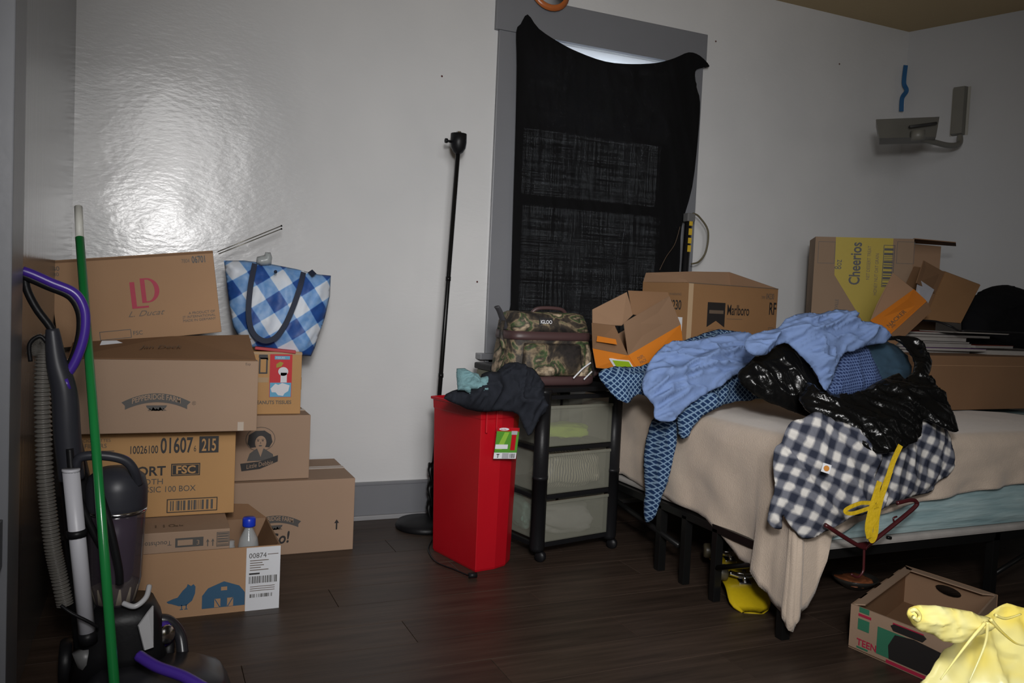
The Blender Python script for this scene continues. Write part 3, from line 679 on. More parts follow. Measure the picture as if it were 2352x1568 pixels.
o = puff('trousers', out, PZ(1130, 920, .69), (-.1, -1, .35), .06, dk, R=.10, amp=.034, sc=15, ang=1.1, seed=5, back=.5, prof=.7, step=.008, smooth_out=2)
tag(o, 'charcoal trousers heaped on top of the red bin and hanging over its side', 'clothing')
o = puff('sock', [(1046, 862), (1050, 846), (1068, 846), (1085, 856), (1098, 857), (1104, 868), (1122, 864), (1127, 880), (1122, 902), (1105, 905), (1096, 893), (1082, 892), (1080, 905), (1066, 897), (1052, 896)], PZ(1085, 885, .73)+Vector((-.02, -.19, 0)), (0, -1, .3), .022, mat('teal_fabric', (.13, .24, .26), .9, bump=.3, bscale=200), R=.02, amp=.018, sc=42, seed=8, step=.005, smooth_out=0)
tag(o, 'crumpled pale teal sock or cloth lying on the charcoal trousers', 'clothing')

# ================================================================== DRAWER CART
c0 = Vector((1.49, 3.03, 0)); ang = math.radians(12); t = thing('drawer_cart', 'black framed rolling cart with three translucent drawers beside the red bin', 'drawer cart', c0, (0, 0, ang))
cw, cd, ch = .40, .36, PY(1268, 893, 3.03).z
def post(x, y):
    lathe('post', [(.026, .045), (.031, .06), (.031, ch*.48), (.0325, ch*.48), (.0325, ch*.5), (.031, ch*.5), (.031, ch-.02), (.034, ch-.018), (.034, ch-.004), (.02, ch)], blackp, t, (x, y, 0), None, 18)
for x, y in ((0, 0), (cw, 0), (0, cd), (cw, cd)):
    post(x, y)
    k = lathe('caster', [(.0, -.012), (.021, -.012), (.023, -.006), (.023, .006), (.021, .012), (.0, .012)], blackp, t, (x+.012, y-.01, .023), (1, .5, 0), 16)
    tube('caster_fork', [(x, y, .06), (x+.006, y-.004, .03)], .008, blackp, t, 8, False)
box('top_panel', (-.02, -.02, ch-.015), (cw+.02, cd+.02, ch+.006), blackp, t, .006)
zb = .07; dh = (ch-.05-zb)/3
tr_m = mat('frosted_plastic', (.27, .27, .22), .35, var=.05, alpha=.34, spec=.5)
for i in range(4):
    z = zb-.012+i*dh if i < 3 else ch-.045
    fr = box('rail_frame', (.0, -.012, z), (cw, .004, z+.018), blackp, t, .003)
    box('side_rail', (-.01, 0, z), (.006, cd, z+.018), blackp, t, .003); box('side_rail', (cw-.006, 0, z), (cw+.01, cd, z+.018), blackp, t, .003)
stuffm = [mat('lime_cloth', (.40, .55, .05), .8), mat('striped_cloth', (.34, .33, .28), .8, bump=.4), mat('sage_cloth', (.24, .38, .32), .8)]
def stripes():
    m, tt, p = nt('striped_fabric'); L = tt.links; tc = N(tt, 'ShaderNodeTexCoord'); w = N(tt, 'ShaderNodeTexWave'); w.inputs['Scale'].default_value = 28; w.inputs['Distortion'].default_value = 6; w.inputs['Detail Scale'].default_value = .5
    L.new(tc.outputs['Object'], w.inputs[0]); c = N(tt, 'ShaderNodeValToRGB'); L.new(w.outputs[0], c.inputs[0]); c.color_ramp.elements[0].color = (.10, .10, .11, 1); c.color_ramp.elements[1].color = (.55, .50, .36, 1); L.new(c.outputs[0], p.inputs['Base Color']); return m
stuffm[1] = stripes()
for i in range(3):
    z = zb+.010+i*dh; h = dh-.030
    dr = thing('drawer', '', '', (0, 0, 0)); del dr['label'], dr['category']; dr.parent = t
    V = []; x0, x1, y0, y1 = .018, cw-.018, -.012, cd-.01
    boxo = boxbody('drawer_tub', x1-x0, y1-y0, h, tr_m, dr, True, .003, inner=tr_m); boxo.location = (x0, y0, z)
    box('drawer_lip', (x0+.01, y0-.006, z+h-.012), (x1-.01, y0, z+h), tr_m, dr, .002)
def blob(name, c, r, m, par=None, seed=0, amp=.25, n=3, sc=3):
    bm = bmesh.new(); bmesh.ops.create_icosphere(bm, subdivisions=n+1, radius=1)
    for v in bm.verts:
        q = v.co.copy(); k = 1+amp*noise.noise(q*sc*.5+Vector((seed, 0, 0)))+amp*.5*noise.noise(q*sc*1.6+Vector((seed, 3, 0)))
        v.co = Vector((math.copysign(abs(q.x)**.7, q.x)*r[0]*k, math.copysign(abs(q.y)**.7, q.y)*r[1]*k, math.copysign(abs(q.z)**.7, q.z)*r[2]*k))+Vector(c)
    return fromT(name, bm, m, par, True)
mw = t.matrix_basis
for i, (cc, rr, mm, lab) in enumerate((((.20, .10, zb+.075), (.15, .085, .06), mat('taupe_cloth', (.30, .29, .27), .8), 'grey clothes filling the bottom drawer of the black cart'),
        ((.215, .095, zb+dh+.09), (.15, .085, .075), stuffm[1], 'striped tan and grey fabric in the middle drawer of the black cart'),
        ((.2, .10, zb+2*dh+.055), (.10, .08, .032), stuffm[0], 'lime green cloth in the top drawer of the black cart'),
        ((.06, .2, zb+.085), (.028, .1, .06), stuffm[2], 'sage green cloth against the left side of the bottom drawer'))):
    a = Matrix.Rotation(ang, 3, 'Z') @ Vector(cc)+c0
    o = blob('clothes', a, rr, mm, None, i*5, .25); tag(o, lab, 'clothing')
# dark container behind the bin on the cart's back corner
q = PY(1128, 880, 3.6)
bq = thing('storage_tub', 'olive tub with dark lid half hidden behind the camouflage cooler', 'tub', (q.x-.06, 3.45, ch+.006-.02), (0, 0, .1))
box('tub', (0, 0, -.10), (.2, .16, .045), mat('olive_plastic', (.10, .10, .065), .5), bq, .01); box('lid', (-.008, -.008, .045), (.208, .168, .075), blackp, bq, .008)

# ================================================================== CAMO COOLER
def camo():
    m, t, p = nt('camouflage_fabric'); L = t.links; p.inputs['Roughness'].default_value = .7
    tc = N(t, 'ShaderNodeTexCoord')
    n1 = N(t, 'ShaderNodeTexNoise'); n1.inputs['Scale'].default_value = 9; n1.inputs['Detail'].default_value = 9; n1.inputs['Distortion'].default_value = .9; L.new(tc.outputs['Object'], n1.inputs[0])
    c = N(t, 'ShaderNodeValToRGB'); L.new(n1.outputs[0], c.inputs[0]); e = c.color_ramp.elements
    e[0].position = .36; e[0].color = (.012, .009, .008, 1); e[1].position = .70; e[1].color = (.50, .40, .28, 1)
    for a, col in ((.45, (.04, .03, .02)), (.50, (.20, .15, .09)), (.54, (.035, .07, .02)), (.58, (.05, .04, .025)), (.62, (.34, .26, .17))): x = e.new(a); x.color = col+(1,)
    n2 = N(t, 'ShaderNodeTexNoise'); n2.inputs['Scale'].default_value = 60; n2.inputs['Detail'].default_value = 3; L.new(tc.outputs['Object'], n2.inputs[0])
    mx = N(t, 'ShaderNodeMix', data_type='RGBA', blend_type='MULTIPLY'); mx.inputs['Factor'].default_value = .6; L.new(c.outputs[0], mx.inputs['A'])
    c2 = N(t, 'ShaderNodeValToRGB'); c2.color_ramp.elements[0].position = .35; c2.color_ramp.elements[1].position = .55; L.new(n2.outputs[0], c2.inputs[0]); L.new(c2.outputs[0], mx.inputs['B'])
    L.new(mx.outputs['Result'], p.inputs['Base Color']); return m
cm = camo(); brown = mat('maroon_brown_vinyl', (.055, .028, .028), .5, var=.15)
pL = PY(1172, 868, 3.06); t = thing('cooler_bag', 'camouflage soft cooler bag with brown trim standing on the black cart', 'cooler bag', (pL.x, 3.06, ch+.008), (0, 0, math.radians(4)))
w = PY(1372, 870, 3.1).x-pL.x; hh = PY(1290, 712, 3.1).z-ch-.02
def loft(name, secs, m, par, n=24, pw=5.0, cap=True):
    V = []; Fc = []
    for cx_, cy_, z, rx, ry in secs:
        for k in range(n):
            a = 2*math.pi*k/n; c_, s_ = math.cos(a), math.sin(a)
            V.append((cx_+rx*math.copysign(abs(c_)**(2/pw), c_), cy_+ry*math.copysign(abs(s_)**(2/pw), s_), z))
    for i in range(len(secs)-1):
        for k in range(n): Fc.append((i*n+k, i*n+(k+1) % n, (i+1)*n+(k+1) % n, (i+1)*n+k))
    Fc += [tuple(range(n))[::-1], tuple(range(len(secs)*n-n, len(secs)*n))]
    return mesh(name, V, Fc, m, par, True)
hw = w/2; hd = .115
loft('body', [(hw, hd, .02, hw*.98, hd*.98), (hw, hd, .05, hw, hd), (hw, hd, hh*.45, hw*.95, hd*.98), (hw*.98, hd, hh*.62, hw*.90, hd*.92), (hw*.98, hd, hh*.66, hw*.89, hd*.9)], cm, t)
loft('base', [(hw, hd, 0, hw*.96, hd*.96), (hw, hd, .01, hw*1.01, hd*1.01), (hw, hd, .04, hw*1.015, hd*1.02)], brown, t)
loft('zip_band', [(hw*.98, hd, hh*.62, hw*.92, hd*.95), (hw*.98, hd, hh*.66, hw*.925, hd*.955), (hw*.98, hd, hh*.735, hw*.91, hd*.94)], brown, t)
loft('lid', [(hw*.98, hd, hh*.72, hw*.90, hd*.92), (hw*.96, hd, hh*.86, hw*.86, hd*.86), (hw*.96, hd, hh*.97, hw*.80, hd*.74), (hw*.96, hd, hh, hw*.72, hd*.6)], cm, t)
loft('front_pocket', [(hw*.9, .0, .045, hw*.62, .022), (hw*.9, -.004, .07, hw*.66, .03), (hw*.9, .002, hh*.55, hw*.62, .028), (hw*.9, .008, hh*.58, hw*.6, .016)], cm, t, pw=4)
f = Face((hw*.62, -.0, hh*.79), (1, 0, 0), (0, .12, 1), t, .002); f.o += Vector((0, .016, 0))
f.rect(0, 0, .066, .042, ink, 'label_patch'); f.text('IGLOO', .033, .017, .021, paper, sx=.85, k=2, align='CENTER', bold=.0004)
tube('top_handle', [(hw*.55, hd*.6, hh*.96), (hw*.7, hd*.5, hh*1.05), (hw*1.2, hd*.5, hh*1.05), (hw*1.38, hd*.6, hh*.96)], .008, brown, t, 8)
ribbon('side_strap', [(w*.95, .05, hh*.70), (w*1.0, .02, hh*.6), (w*1.03, .0, hh*.42), (w*1.02, .02, hh*.2), (w*1.0, .05, .05)], .028, (1, -.6, 0), brown, t)
box('buckle', (w*.97, -.02, hh*.50), (w*1.04, .01, hh*.62), blackp, t, .004)
loft('side_pocket', [(w*.98, .10, .03, .035, .06), (w*1.0, .10, .08, .04, .065), (w*.98, .10, hh*.45, .035, .06)], mat('black_mesh', (.025, .022, .02), .7, bump=.5, bscale=200), t, pw=3)
ribbon('reflective_trim', [(w*.66, -.030, .035), (w*.76, -.031, .075), (w*.87, -.020, .10)], .006, (0, -1, 0), paper, t, .001)
ribbon('reflective_trim', [(w*.80, -.018, .028), (w*.90, -.012, .062)], .006, (0, -1, 0), paper, t, .001)
tube('shoulder_strap', [(.02, .1, hh*.75), (-.03, .06, hh*.98), (-.05, .05, hh*1.05)], .014, mat('dark_strap', (.04, .04, .045), .6), t, 8, flat_=.5)
tube('shoulder_strap', [(-.0, .08, hh*.9), (-.03, .04, hh*.7), (-.02, .03, hh*.5)], .008, cm, t, 8, flat_=.5)

# ================================================================== BED
BX0, BX1, BY0, BY1, BZ = 1.95, 3.98, 2.06, 3.52, .655
bed = thing('bed', 'low bed on a black metal frame, mattress showing a pale blue sheet', 'bed', (BX0, BY0, 0))
o_ = Vector((BX0, BY0, 0))
bm = bmesh.new(); bxbm(bm, (0, 0, .31), (BX1-BX0, BY1-BY0, BZ-.012), .035); 
def sheetm():
    m, t, p = nt('pale_blue_sheet'); L = t.links; p.inputs['Roughness'].default_value = .7; tc = N(t, 'ShaderNodeTexCoord')
    mp = N(t, 'ShaderNodeMapping'); mp.inputs['Scale'].default_value = (1.2, 8, 9); mp.inputs['Rotation'].default_value = (0, .12, 0); L.new(tc.outputs['Object'], mp.inputs[0])
    nz = N(t, 'ShaderNodeTexNoise'); nz.inputs['Scale'].default_value = 3; nz.inputs['Detail'].default_value = 3; L.new(mp.outputs[0], nz.inputs[0])
    c = N(t, 'ShaderNodeValToRGB'); L.new(nz.outputs[0], c.inputs[0]); c.color_ramp.elements[0].color = (.22, .33, .35, 1); c.color_ramp.elements[1].color = (.34, .45, .46, 1); c.color_ramp.elements[0].position = .35; c.color_ramp.elements[1].position = .6
    L.new(c.outputs[0], p.inputs['Base Color']); b = N(t, 'ShaderNodeBump'); b.inputs['Strength'].default_value = .6; b.inputs['Distance'].default_value = .02; L.new(nz.outputs[0], b.inputs['Height']); L.new(b.outputs[0], p.inputs['Normal']); return m
fromT('mattress', bm, sheetm(), bed)
box('mattress_hem', (-.008, -.008, .288), (BX1-BX0+.008, BY1-BY0, .315), mat('dusty_white', (.33, .31, .29), .8, var=.3, scale=14), bed, .01)
tube('corner_ring', [(.40, -.012, .315), (.415, -.014, .312)], .006, blackm, bed, 8, False)
lm = blackm
for x in (0.0, .98, 1.98):
    for y in (.0, .72, 1.40):
        nm = box('leg', (x-.016 if x else -.03, y-.0, 0), (x+.016 if x else .004, y+.032, .27), lm, bed, .002)
for x, y in ((-.03, .55), (-.03, .36)): box('leg', (x, y, 0), (x+.032, y+.03, .27), lm, bed, .002)
for a, b in (((-.03, 0, .255), (2.0, .03, .285)), ((-.03, 1.40, .255), (2.0, 1.43, .285)), ((-.03, 0, .255), (.0, 1.43, .285)), ((1.97, 0, .255), (2.0, 1.43, .285)), ((.97, 0, .255), (1.0, 1.43, .285))): box('rail', a, b, lm, bed, .002)
tube('brace', [(-.02, .60, .14), (-.02, 1.40, .24)], .012, lm, bed, 8, False); tube('brace', [(-.02, .38, .12), (-.02, .03, .25)], .010, lm, bed, 8, False)
tube('brace', [(.98, .03, .10), (1.4, .03, .25)], .009, lm, bed, 8, False)
# blanket
bl_m = mat('beige_fleece', (.46, .375, .30), .95, var=.08, scale=30, bump=.25, bscale=220, sheen=.25, spec=.15)
hemL = [(1424, 1088), (1440, 1100), (1490, 1124), (1540, 1150), (1580, 1170), (1620, 1190), (1650, 1225), (1690, 1285), (1720, 1300), (1745, 1306)]
hemF = [(1905, 1232), (1960, 1205), (2030, 1178), (2100, 1156), (2200, 1135), (2352, 1109)]
def blanket():
    path = []  # (base xy at mattress edge, outward normal xy, hem z)
    for q in hemL:
        p = PX(*q, BX0-.03); path.append((Vector((BX0, p.y)), Vector((-1, 0)), p.z, 0))
    back = (Vector((BX0, BY1-.02)), Vector((-1, 0)), .26, 0)
    path = [q for q in path if q[0].y > BY0+.05]
    path.sort(key=lambda q: -q[0].y); path = [back]+path
    # corner cone
    path = [q for q in path if q[0].y > BY0+.15]
    for yy_, zz in ((.135, .19), (.10, .15), (.05, .115)): path.append((Vector((BX0, BY0+yy_)), Vector((-1, 0)), zz, .02))
    for i, (zz, bo) in enumerate(((.10, .03), (.085, .04), (.065, .045), (.055, .045), (.08, .04), (.10, .03))):
        a = math.radians(8+i*74/5); path.append((Vector((BX0, BY0)), Vector((-math.cos(a), -math.sin(a))), zz, bo))
    for xx_, zz in ((.03, .12), (.065, .16), (.085, .21), (.095, .27)): path.append((Vector((BX0+xx_, BY0)), Vector((0, -1)), zz, .02))
    pf = []
    for q in hemF:
        p = PY(*q, BY0-.02); pf.append((Vector((p.x, BY0)), Vector((0, -1)), p.z, 0))
    path += pf+[(Vector((BX1-.05, BY0)), Vector((0, -1)), .45, 0)]
    # resample
    P2 = []
    for i in range(len(path)-1):
        a, b = path[i], path[i+1]; L_ = max((a[0]-b[0]).length, .045 if a[1] != b[1] else 0); k = max(1, int(L_/.02))
        for j in range(k):
            s = j/k; P2.append((a[0].lerp(b[0], s), a[1].lerp(b[1], s).normalized(), a[2]*(1-s)+b[2]*s, a[3]*(1-s)+b[3]*s))
    P2.append(path[-1]); rows = 34; V = []; Fc = []
    for i, (b, n, hz, bo) in enumerate(P2):
        cxy = Vector((min(max(b.x+.9, BX0+.75), 3.2), (BY0+BY1)/2+.1))
        for r_ in range(rows):
            if r_ < 10:
                s = r_/10; q = cxy.lerp(b-n*.03, s**.8); z = BZ+.004+.006*noise.noise(Vector((q.x*9, q.y*9, 0)))
            elif r_ < 14:
                a = (r_-10)/4*math.pi/2; q = b-n*.03+n*.038*math.sin(a); z = BZ+.004-.034*(1-math.cos(a))
            else:
                s = (r_-13)/(rows-14); z0 = BZ-.03; z = z0+(hz-z0)*s
                fold = .010*math.sin(i*.55+1.5*noise.noise(Vector((i*.1, s*2, 0))))*s+.012*noise.noise(Vector((i*.13, s*3, 5)))
                if bo: fold += .010*math.sin(i*1.9)*s
                q = b+n*(.012+bo*s*1.0+max(fold, -.006)+.004)
            V.append((q.x, q.y, z))
    for i in range(len(P2)-1):
        for r_ in range(rows-1): a = i*rows+r_; Fc.append((a, a+1, a+rows+1, a+rows))
    o = mesh('blanket', V, Fc, bl_m, None, True); md = o.modifiers.new('s', 'SOLIDIFY'); md.thickness = .006; md.offset = 1
    bm = bmesh.new(); bm.from_mesh(o.data); bmesh.ops.remove_doubles(bm, verts=bm.verts, dist=.0004); bmesh.ops.recalc_face_normals(bm, faces=bm.faces); bm.to_mesh(o.data); bm.free()
    return o
tag(blanket(), 'beige fleece blanket spread over the bed, its corner hanging to the floor', 'blanket')

# ================================================================== BOXES ON THE BED
ROSE = 'cardboard boxes on the bed'
# big open box (four corners solved on its rim height)
zt = 1.235
pn, pl_, pr_ = PZ(1583, 648, zt), PZ(1490, 624, zt+.012), PZ(1789, 632, zt+.0)
zt = 1.215
yn = 3.12
pn = PY(1583, 648, yn); zt = pn.z
un = Vector((PY(1789, 640, yn+.12).x-pn.x, .12, 0)); wM = un.length; angM = math.atan2(un.y, un.x)
hM = zt-BZ-.012
M_ = thing('cardboard_box', 'large open brown carton with a black chevron logo standing behind the blue shirts', 'box', (pn.x, pn.y, BZ+.012), (0, 0, angM), ROSE)
dM = .30
mk = boxbody('body', wM, dM, hM, card_b, M_, True)
fM = faces(M_, wM, dM, hM); f = fM['front']
cxm, t0 = .20, hM-.085
f.poly([(.13, t0-.115), (.13, t0), (.25, t0), (.25, t0-.115), (.19, t0-.085)], ink, 'printed_chevron'); f.rect(.142, t0-.052, .096, .016, ink_f, 'printed_line', 2)
f.text('Marlboro', .262, t0-.055, .070, ink, sx=.60, bold=.0006); f.rect(.265, t0-.075, .11, .002, ink_f, 'printed_line')
f.text('OUTER CARTON', .14, t0-.135, .014, ink_f); f.text('RF', wM-.065, t0-.045, .085, ink, sx=.62, bold=.0012)
f.text('04230', wM-.09, hM-.055, .04, ink_g, sx=.6); f.text('7890', wM-.125, hM-.055, .02, ink_f, sx=.7); f.frame(wM-.06, t0-.16, .04, .05, .002, ink_g); f.frame(.29, t0-.2, .1, .05, .003, ink_g)
f.rect(.0, 0, .03, hM, tape_m, 'tape', .6)
for q in range(3): f.rect(.01, .1+q*.05, .05, .004, ink_f, 'printed_line')
slab('flap', [(wM, 0, hM-.002), (wM, dM, hM-.002), (wM*.97, dM, hM+.082), (wM, .02, hM+.004)], -.004, card_in, M_); slab('flap', [(.0, 0, hM-.002), (.0, dM, hM-.002), (.02, dM, hM+.045), (.0, .02, hM+.012)], .004, card_in, M_); slab('flap', [(0, dM-.004, hM-.002), (wM, dM-.004, hM-.002), (wM*.97, dM, hM+.082), (wM*.55, dM+.01, hM+.070), (.02, dM, hM+.045)], -.004, card_in, M_)
f = fM['left']; f.text('04230', dM-.135, hM-.125, .062, ink, sx=.62, bold=.0008); f.rect(dM-.105, hM-.285, .075, .125, paper, 'shipping_label'); f.text('SURGEON GENERAL WARNING', .03, hM-.06, .016, ink_f)
f.text('7890', dM-.19, hM-.12, .03, ink_f, sx=.7)
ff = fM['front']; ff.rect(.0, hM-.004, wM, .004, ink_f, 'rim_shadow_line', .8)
# tool behind it
q0, q1 = PY(1583, 490, 3.74), PY(1574, 612, 3.74)
T_ = thing('spirit_level', 'black and yellow tool with looped strap standing against the window frame', 'tool')
dv = (q1-q0)
tube('body', [q0, q0+dv*4.2], .019, blackp, T_, 6, False)
fT = Face(q0+dv*.2+Vector((-.012, -.021, 0)), (1, 0, 0), dv*-1, T_)
for a, b in ((.02, .045), (-.03, .035), (-.075, .03), (-.12, .035)): fT.rect(.002, a-.03, .022, b, flat('yellow_label', (.5, .33, .02)), 'yellow_label')
box('cap', (q0.x-.025, q0.y-.025, q0.z-.045), (q0.x+.025, q0.y+.02, q0.z), mat('grey_cap', (.12, .12, .12), .5), T_, .006)
tube('strap', [q0+Vector((.01, -.02, .0)), PY(1606, 498, 3.72), PY(1626, 530, 3.71), PY(1622, 575, 3.71), PY(1606, 600, 3.72), PY(1588, 606, 3.72)], .005, mat('olive_cord', (.09, .075, .04), .6), T_, 6)
tube('wire', [PY(1562, 520, 3.73), PY(1550, 560, 3.73), PY(1530, 590, 3.73), PY(1515, 620, 3.73)], .0018, mat('copper_wire', (.08, .05, .03), .5), T_, 5)

# small orange box, tilted, open flaps (corner points in space)
S_ = thing('cardboard_box', 'small tilted orange box with open brown flaps between the cooler and the blue shirt', 'box', (0, 0, 0), (0, 0, 0), ROSE)
yb = 2.86
n1 = PY(1442, 815, yb); n2 = PY(1465, 852, yb); r1 = PY(1562, 745, yb+.10); r2 = PY(1567, 790, yb+.10); l1 = PY(1362, 799, yb+.14); l2 = PY(1370, 843, yb+.14)
b1 = r1+(l1-n1); b2 = r2+(l2-n2)
slab('side_panel', [n2, r2, r1, n1], .004, orange, S_, label='orange printed side panel')
slab('end_panel', [l2, n2, n1, l1], .004, orange, S_); slab('side_panel', [l1, b1, b2, l2], .004, card_in, S_); slab('end_panel', [r1, r2, b2, b1], .004, card_in, S_); slab('base_panel', [n2, l2, b2, r2], .004, card_in, S_)
q = [PY(1432, 741, yb-.05), PY(1536, 680, yb+.05)]
slab('flap', [n1, r1, q[1], q[0]], .004, card_in, S_)
slab('flap', [l1, n1, PY(1412, 747, yb+.03), PY(1360, 741, yb+.15)], .004, card_d, S_); slab('flap_stripe', [PY(1372, 771, yb+.10), PY(1414, 779, yb+.008), PY(1417, 791, yb), PY(1370, 784, yb+.10)], .001, orange, S_)
slab('flap', [PY(1360, 746, yb+.22), PY(1428, 748, yb+.20), PY(1454, 723, yb+.24), PY(1439, 672, yb+.30), PY(1360, 712, yb+.27)], .004, card_in, S_)
slab('flap', [PY(1452, 722, yb+.24), PY(1560, 745, yb+.18), PY(1533, 672, yb+.26), PY(1442, 668, yb+.30)], .004, card_d, S_)
fo = Face(n2, r2-n2, n1-n2, S_, .0062)
if fo.n.dot(RT) < -2: pass
fo.text('DISPLAY READY', .03, .040, .021, ink_f, sx=.8, k=1.05); fo.text('PACKAGING', .03, .020, .021, ink_f, sx=.8, k=1.05)
fe = Face(l2, n2-l2, n1-n2, S_, .0062); Le = (n2-l2).length; fe.rect(Le-.092, .002, .086, .055, paper, 'label_border', 1.02); fe.rect(Le-.080, .010, .070, .042, lime, 'green_label', 1.15); 

# wide flat box under magazines
wf = PZ(2140, 947, BZ+.008); zF = PY(2140, 838, wf.y).z
Fx0 = 3.02; Lg = thing('cardboard_box', 'long flat brown carton at the back of the bed under the magazines', 'box', (Fx0, wf.y, BZ+.016), (0, 0, math.radians(1)), ROSE)
hF = PY(2240, 822, wf.y).z-BZ-.008
boxbody('body', 1.08, .93, hF, card_d, Lg); ztop = BZ+.008+hF
faces(Lg, 1.08, .7, hF)['front'].rect(0, hF-.045, 1.08, .002, card, 'crease')
# cereal carton lying on its side
yC = wf.y+.52; zl = ztop+.006
yC = wf.y+.84; aC = math.radians(-37); pa = PY(1873, 556, yC); w2 = .1
while True:
    q = Vector((pa.x+w2*math.cos(aC), pa.y+w2*math.sin(aC), pa.z))-O
    if CX+F*q.dot(RT)/q.dot(FW) > 2098 or w2 > 1: break
    w2 += .005
hC2 = pa.z-zl
Ch = thing('cardboard_box', 'tall carton with yellow Cheerios print turned sideways in the right corner', 'box', (pa.x, yC, zl), (0, 0, aC), ROSE)
bo_ = boxbody('body', hC2+.03, .26, w2, card_c, Ch, True)   # open end turned to the right
bo_.rotation_euler = (0, math.radians(90), 0); bo_.location = (0, 0, hC2+.03)
f = Face((0, 0, 0), (1, 0, 0), (0, 0, 1), Ch); hh2 = hC2+.03
yel = flat('cereal_yellow', (.36, .27, .02)); yel
f.poly([(.125*w2/.6, hh2), (.475*w2/.6, hh2), (.475*w2/.6, hh2-.30), (.37*w2/.6, hh2-.50), (.13*w2/.6, hh2-.20)], yel, 'printed_panel', .8)
f.text('Cheerios', .285*w2/.6, hh2-.25, .076, ink, sx=.80, rot=math.pi/2, bold=.0016); f.text('NET DESSERT TREAT', .345*w2/.6, hh2-.22, .024, ink_f, rot=math.pi/2, sx=.8); f.text('HONEY NUT OAT GRAIN', .395*w2/.6, hh2-.30, .024, ink_f, rot=math.pi/2, sx=.8)
f.text('8oz', .17*w2/.6, hh2-.17, .05, ink, rot=math.pi/2, sx=.7); f.bars(.425*w2/.6, hh2-.25, .045, .21, ink, 14, vert=True); f.frame(.42*w2/.6, hh2-.255, .055, .22, .003, ink)
for a, b in ((.02, hh2-.14), (.50, hh2-.13), (.02, hh2-.58), ): f.frame(a*w2/.6, b, .085, .115, .002, ink_g)
f.text('MILLSVILLE', .165*w2/.6, hh2-.42, .024, ink_g, rot=math.pi/2, sx=.8); f.text('1 1', .32*w2/.6, hh2-.50, .04, ink, rot=math.pi/2)
slab('flap', [(w2, .0, hh2), (w2, .25, hh2), (w2+.27, .27, hh2-.01), (w2+.21, .05, hh2-.01)][::-1], .004, card_d, Ch)
slab('flap', [(w2, .255, hh2), (w2, .255, .02), (w2+.19, .25, .02), (w2+.19, .25, hh2-.015)], .004, card_in, Ch)
# orange-ended carton in front of it
yO = wf.y+.10
K_ = thing('cardboard_box', 'slanting carton with an orange strip leaning in front of the cereal carton', 'box', (0, 0, 0), (0, 0, 0), ROSE)
P1 = [PY(2000, 738, yO), PY(2045, 765, yO), PY(2128, 690, yO+.02), PY(2103, 668, yO+.05)]
kv = PY(2010, 760, yO)-PY(2010, 745, yO)
a0, a1, a2, a3 = PY(2040, 772, yO), PY(2128, 692, yO), PY(2100, 666, yO+.12), PY(2000, 738, yO+.12)
slab('side_panel', [a0, a1, a2, a3], .006, orange, K_, label='orange printed panel')
slab('front_panel', [PY(2040, 806, yO), PY(2138, 715, yO), a1, a0][::1], .004, card_d, K_)
slab('flap', [a3, a2, PY(2096, 662, yO+.2), PY(2052, 628, yO+.16), PY(2015, 700, yO+.14)][::1], .004, card_in, K_)
slab('end_panel', [PY(1985, 740, yO+.13), a3, a0, PY(2040, 806, yO), PY(1990, 790, yO+.1)], .005, card_d, K_)
fo = Face(a0, a1-a0, a3-a0, K_, .002); fo.text('SNACKER', .02, .03, .036, ink_f, sx=.9); fo.text('PIE', .045, .012, .022, ink_f)
# brown carton with label, tipped
yQ = wf.y+.30
Q_ = thing('cardboard_box', 'small brown carton with faded squares tipped against the dark bundle', 'box', (0, 0, 0), (0, 0, 0), ROSE)
c1, c2, c3, c4 = PY(2122, 736, yQ), PY(2205, 742, yQ), PY(2250, 655, yQ+.05), PY(2170, 625, yQ+.05); dp = Vector((.02, .2, .03))
slab('front_panel', [c1, c2, c3, c4], .005, card_b, Q_)
slab('side_panel', [c2, c2+dp, c3+dp, c3], .005, card_d, Q_); slab('top_panel', [c3, c3+dp, c4+dp, c4], .005, card_d, Q_); slab('side_panel', [c1+dp, c1, c4, c4+dp], .005, card_d, Q_); slab('back_panel', [c2+dp, c1+dp, c4+dp, c3+dp], .005, card_d, Q_)
slab('flap', [c4, c1+(c4-c1)*.55, PY(2105, 650, yQ-.03), PY(2122, 598, yQ+.02)], .004, card_d, Q_)
slab('shipping_label', [PY(2102, 680, yQ-.01), PY(2120, 722, yQ-.02), PY(2145, 665, yQ-.01), PY(2108, 640, yQ-.01)], .002, mat('dim_paper', (.33, .33, .36), .6), Q_)
fq = Face(c1, c2-c1, c4-c1, Q_); fq.rect(.04, .02, .05, .05, ink_f, 'printed_square'); fq.rect(.05, .10, .05, .05, ink_f, 'printed_square')
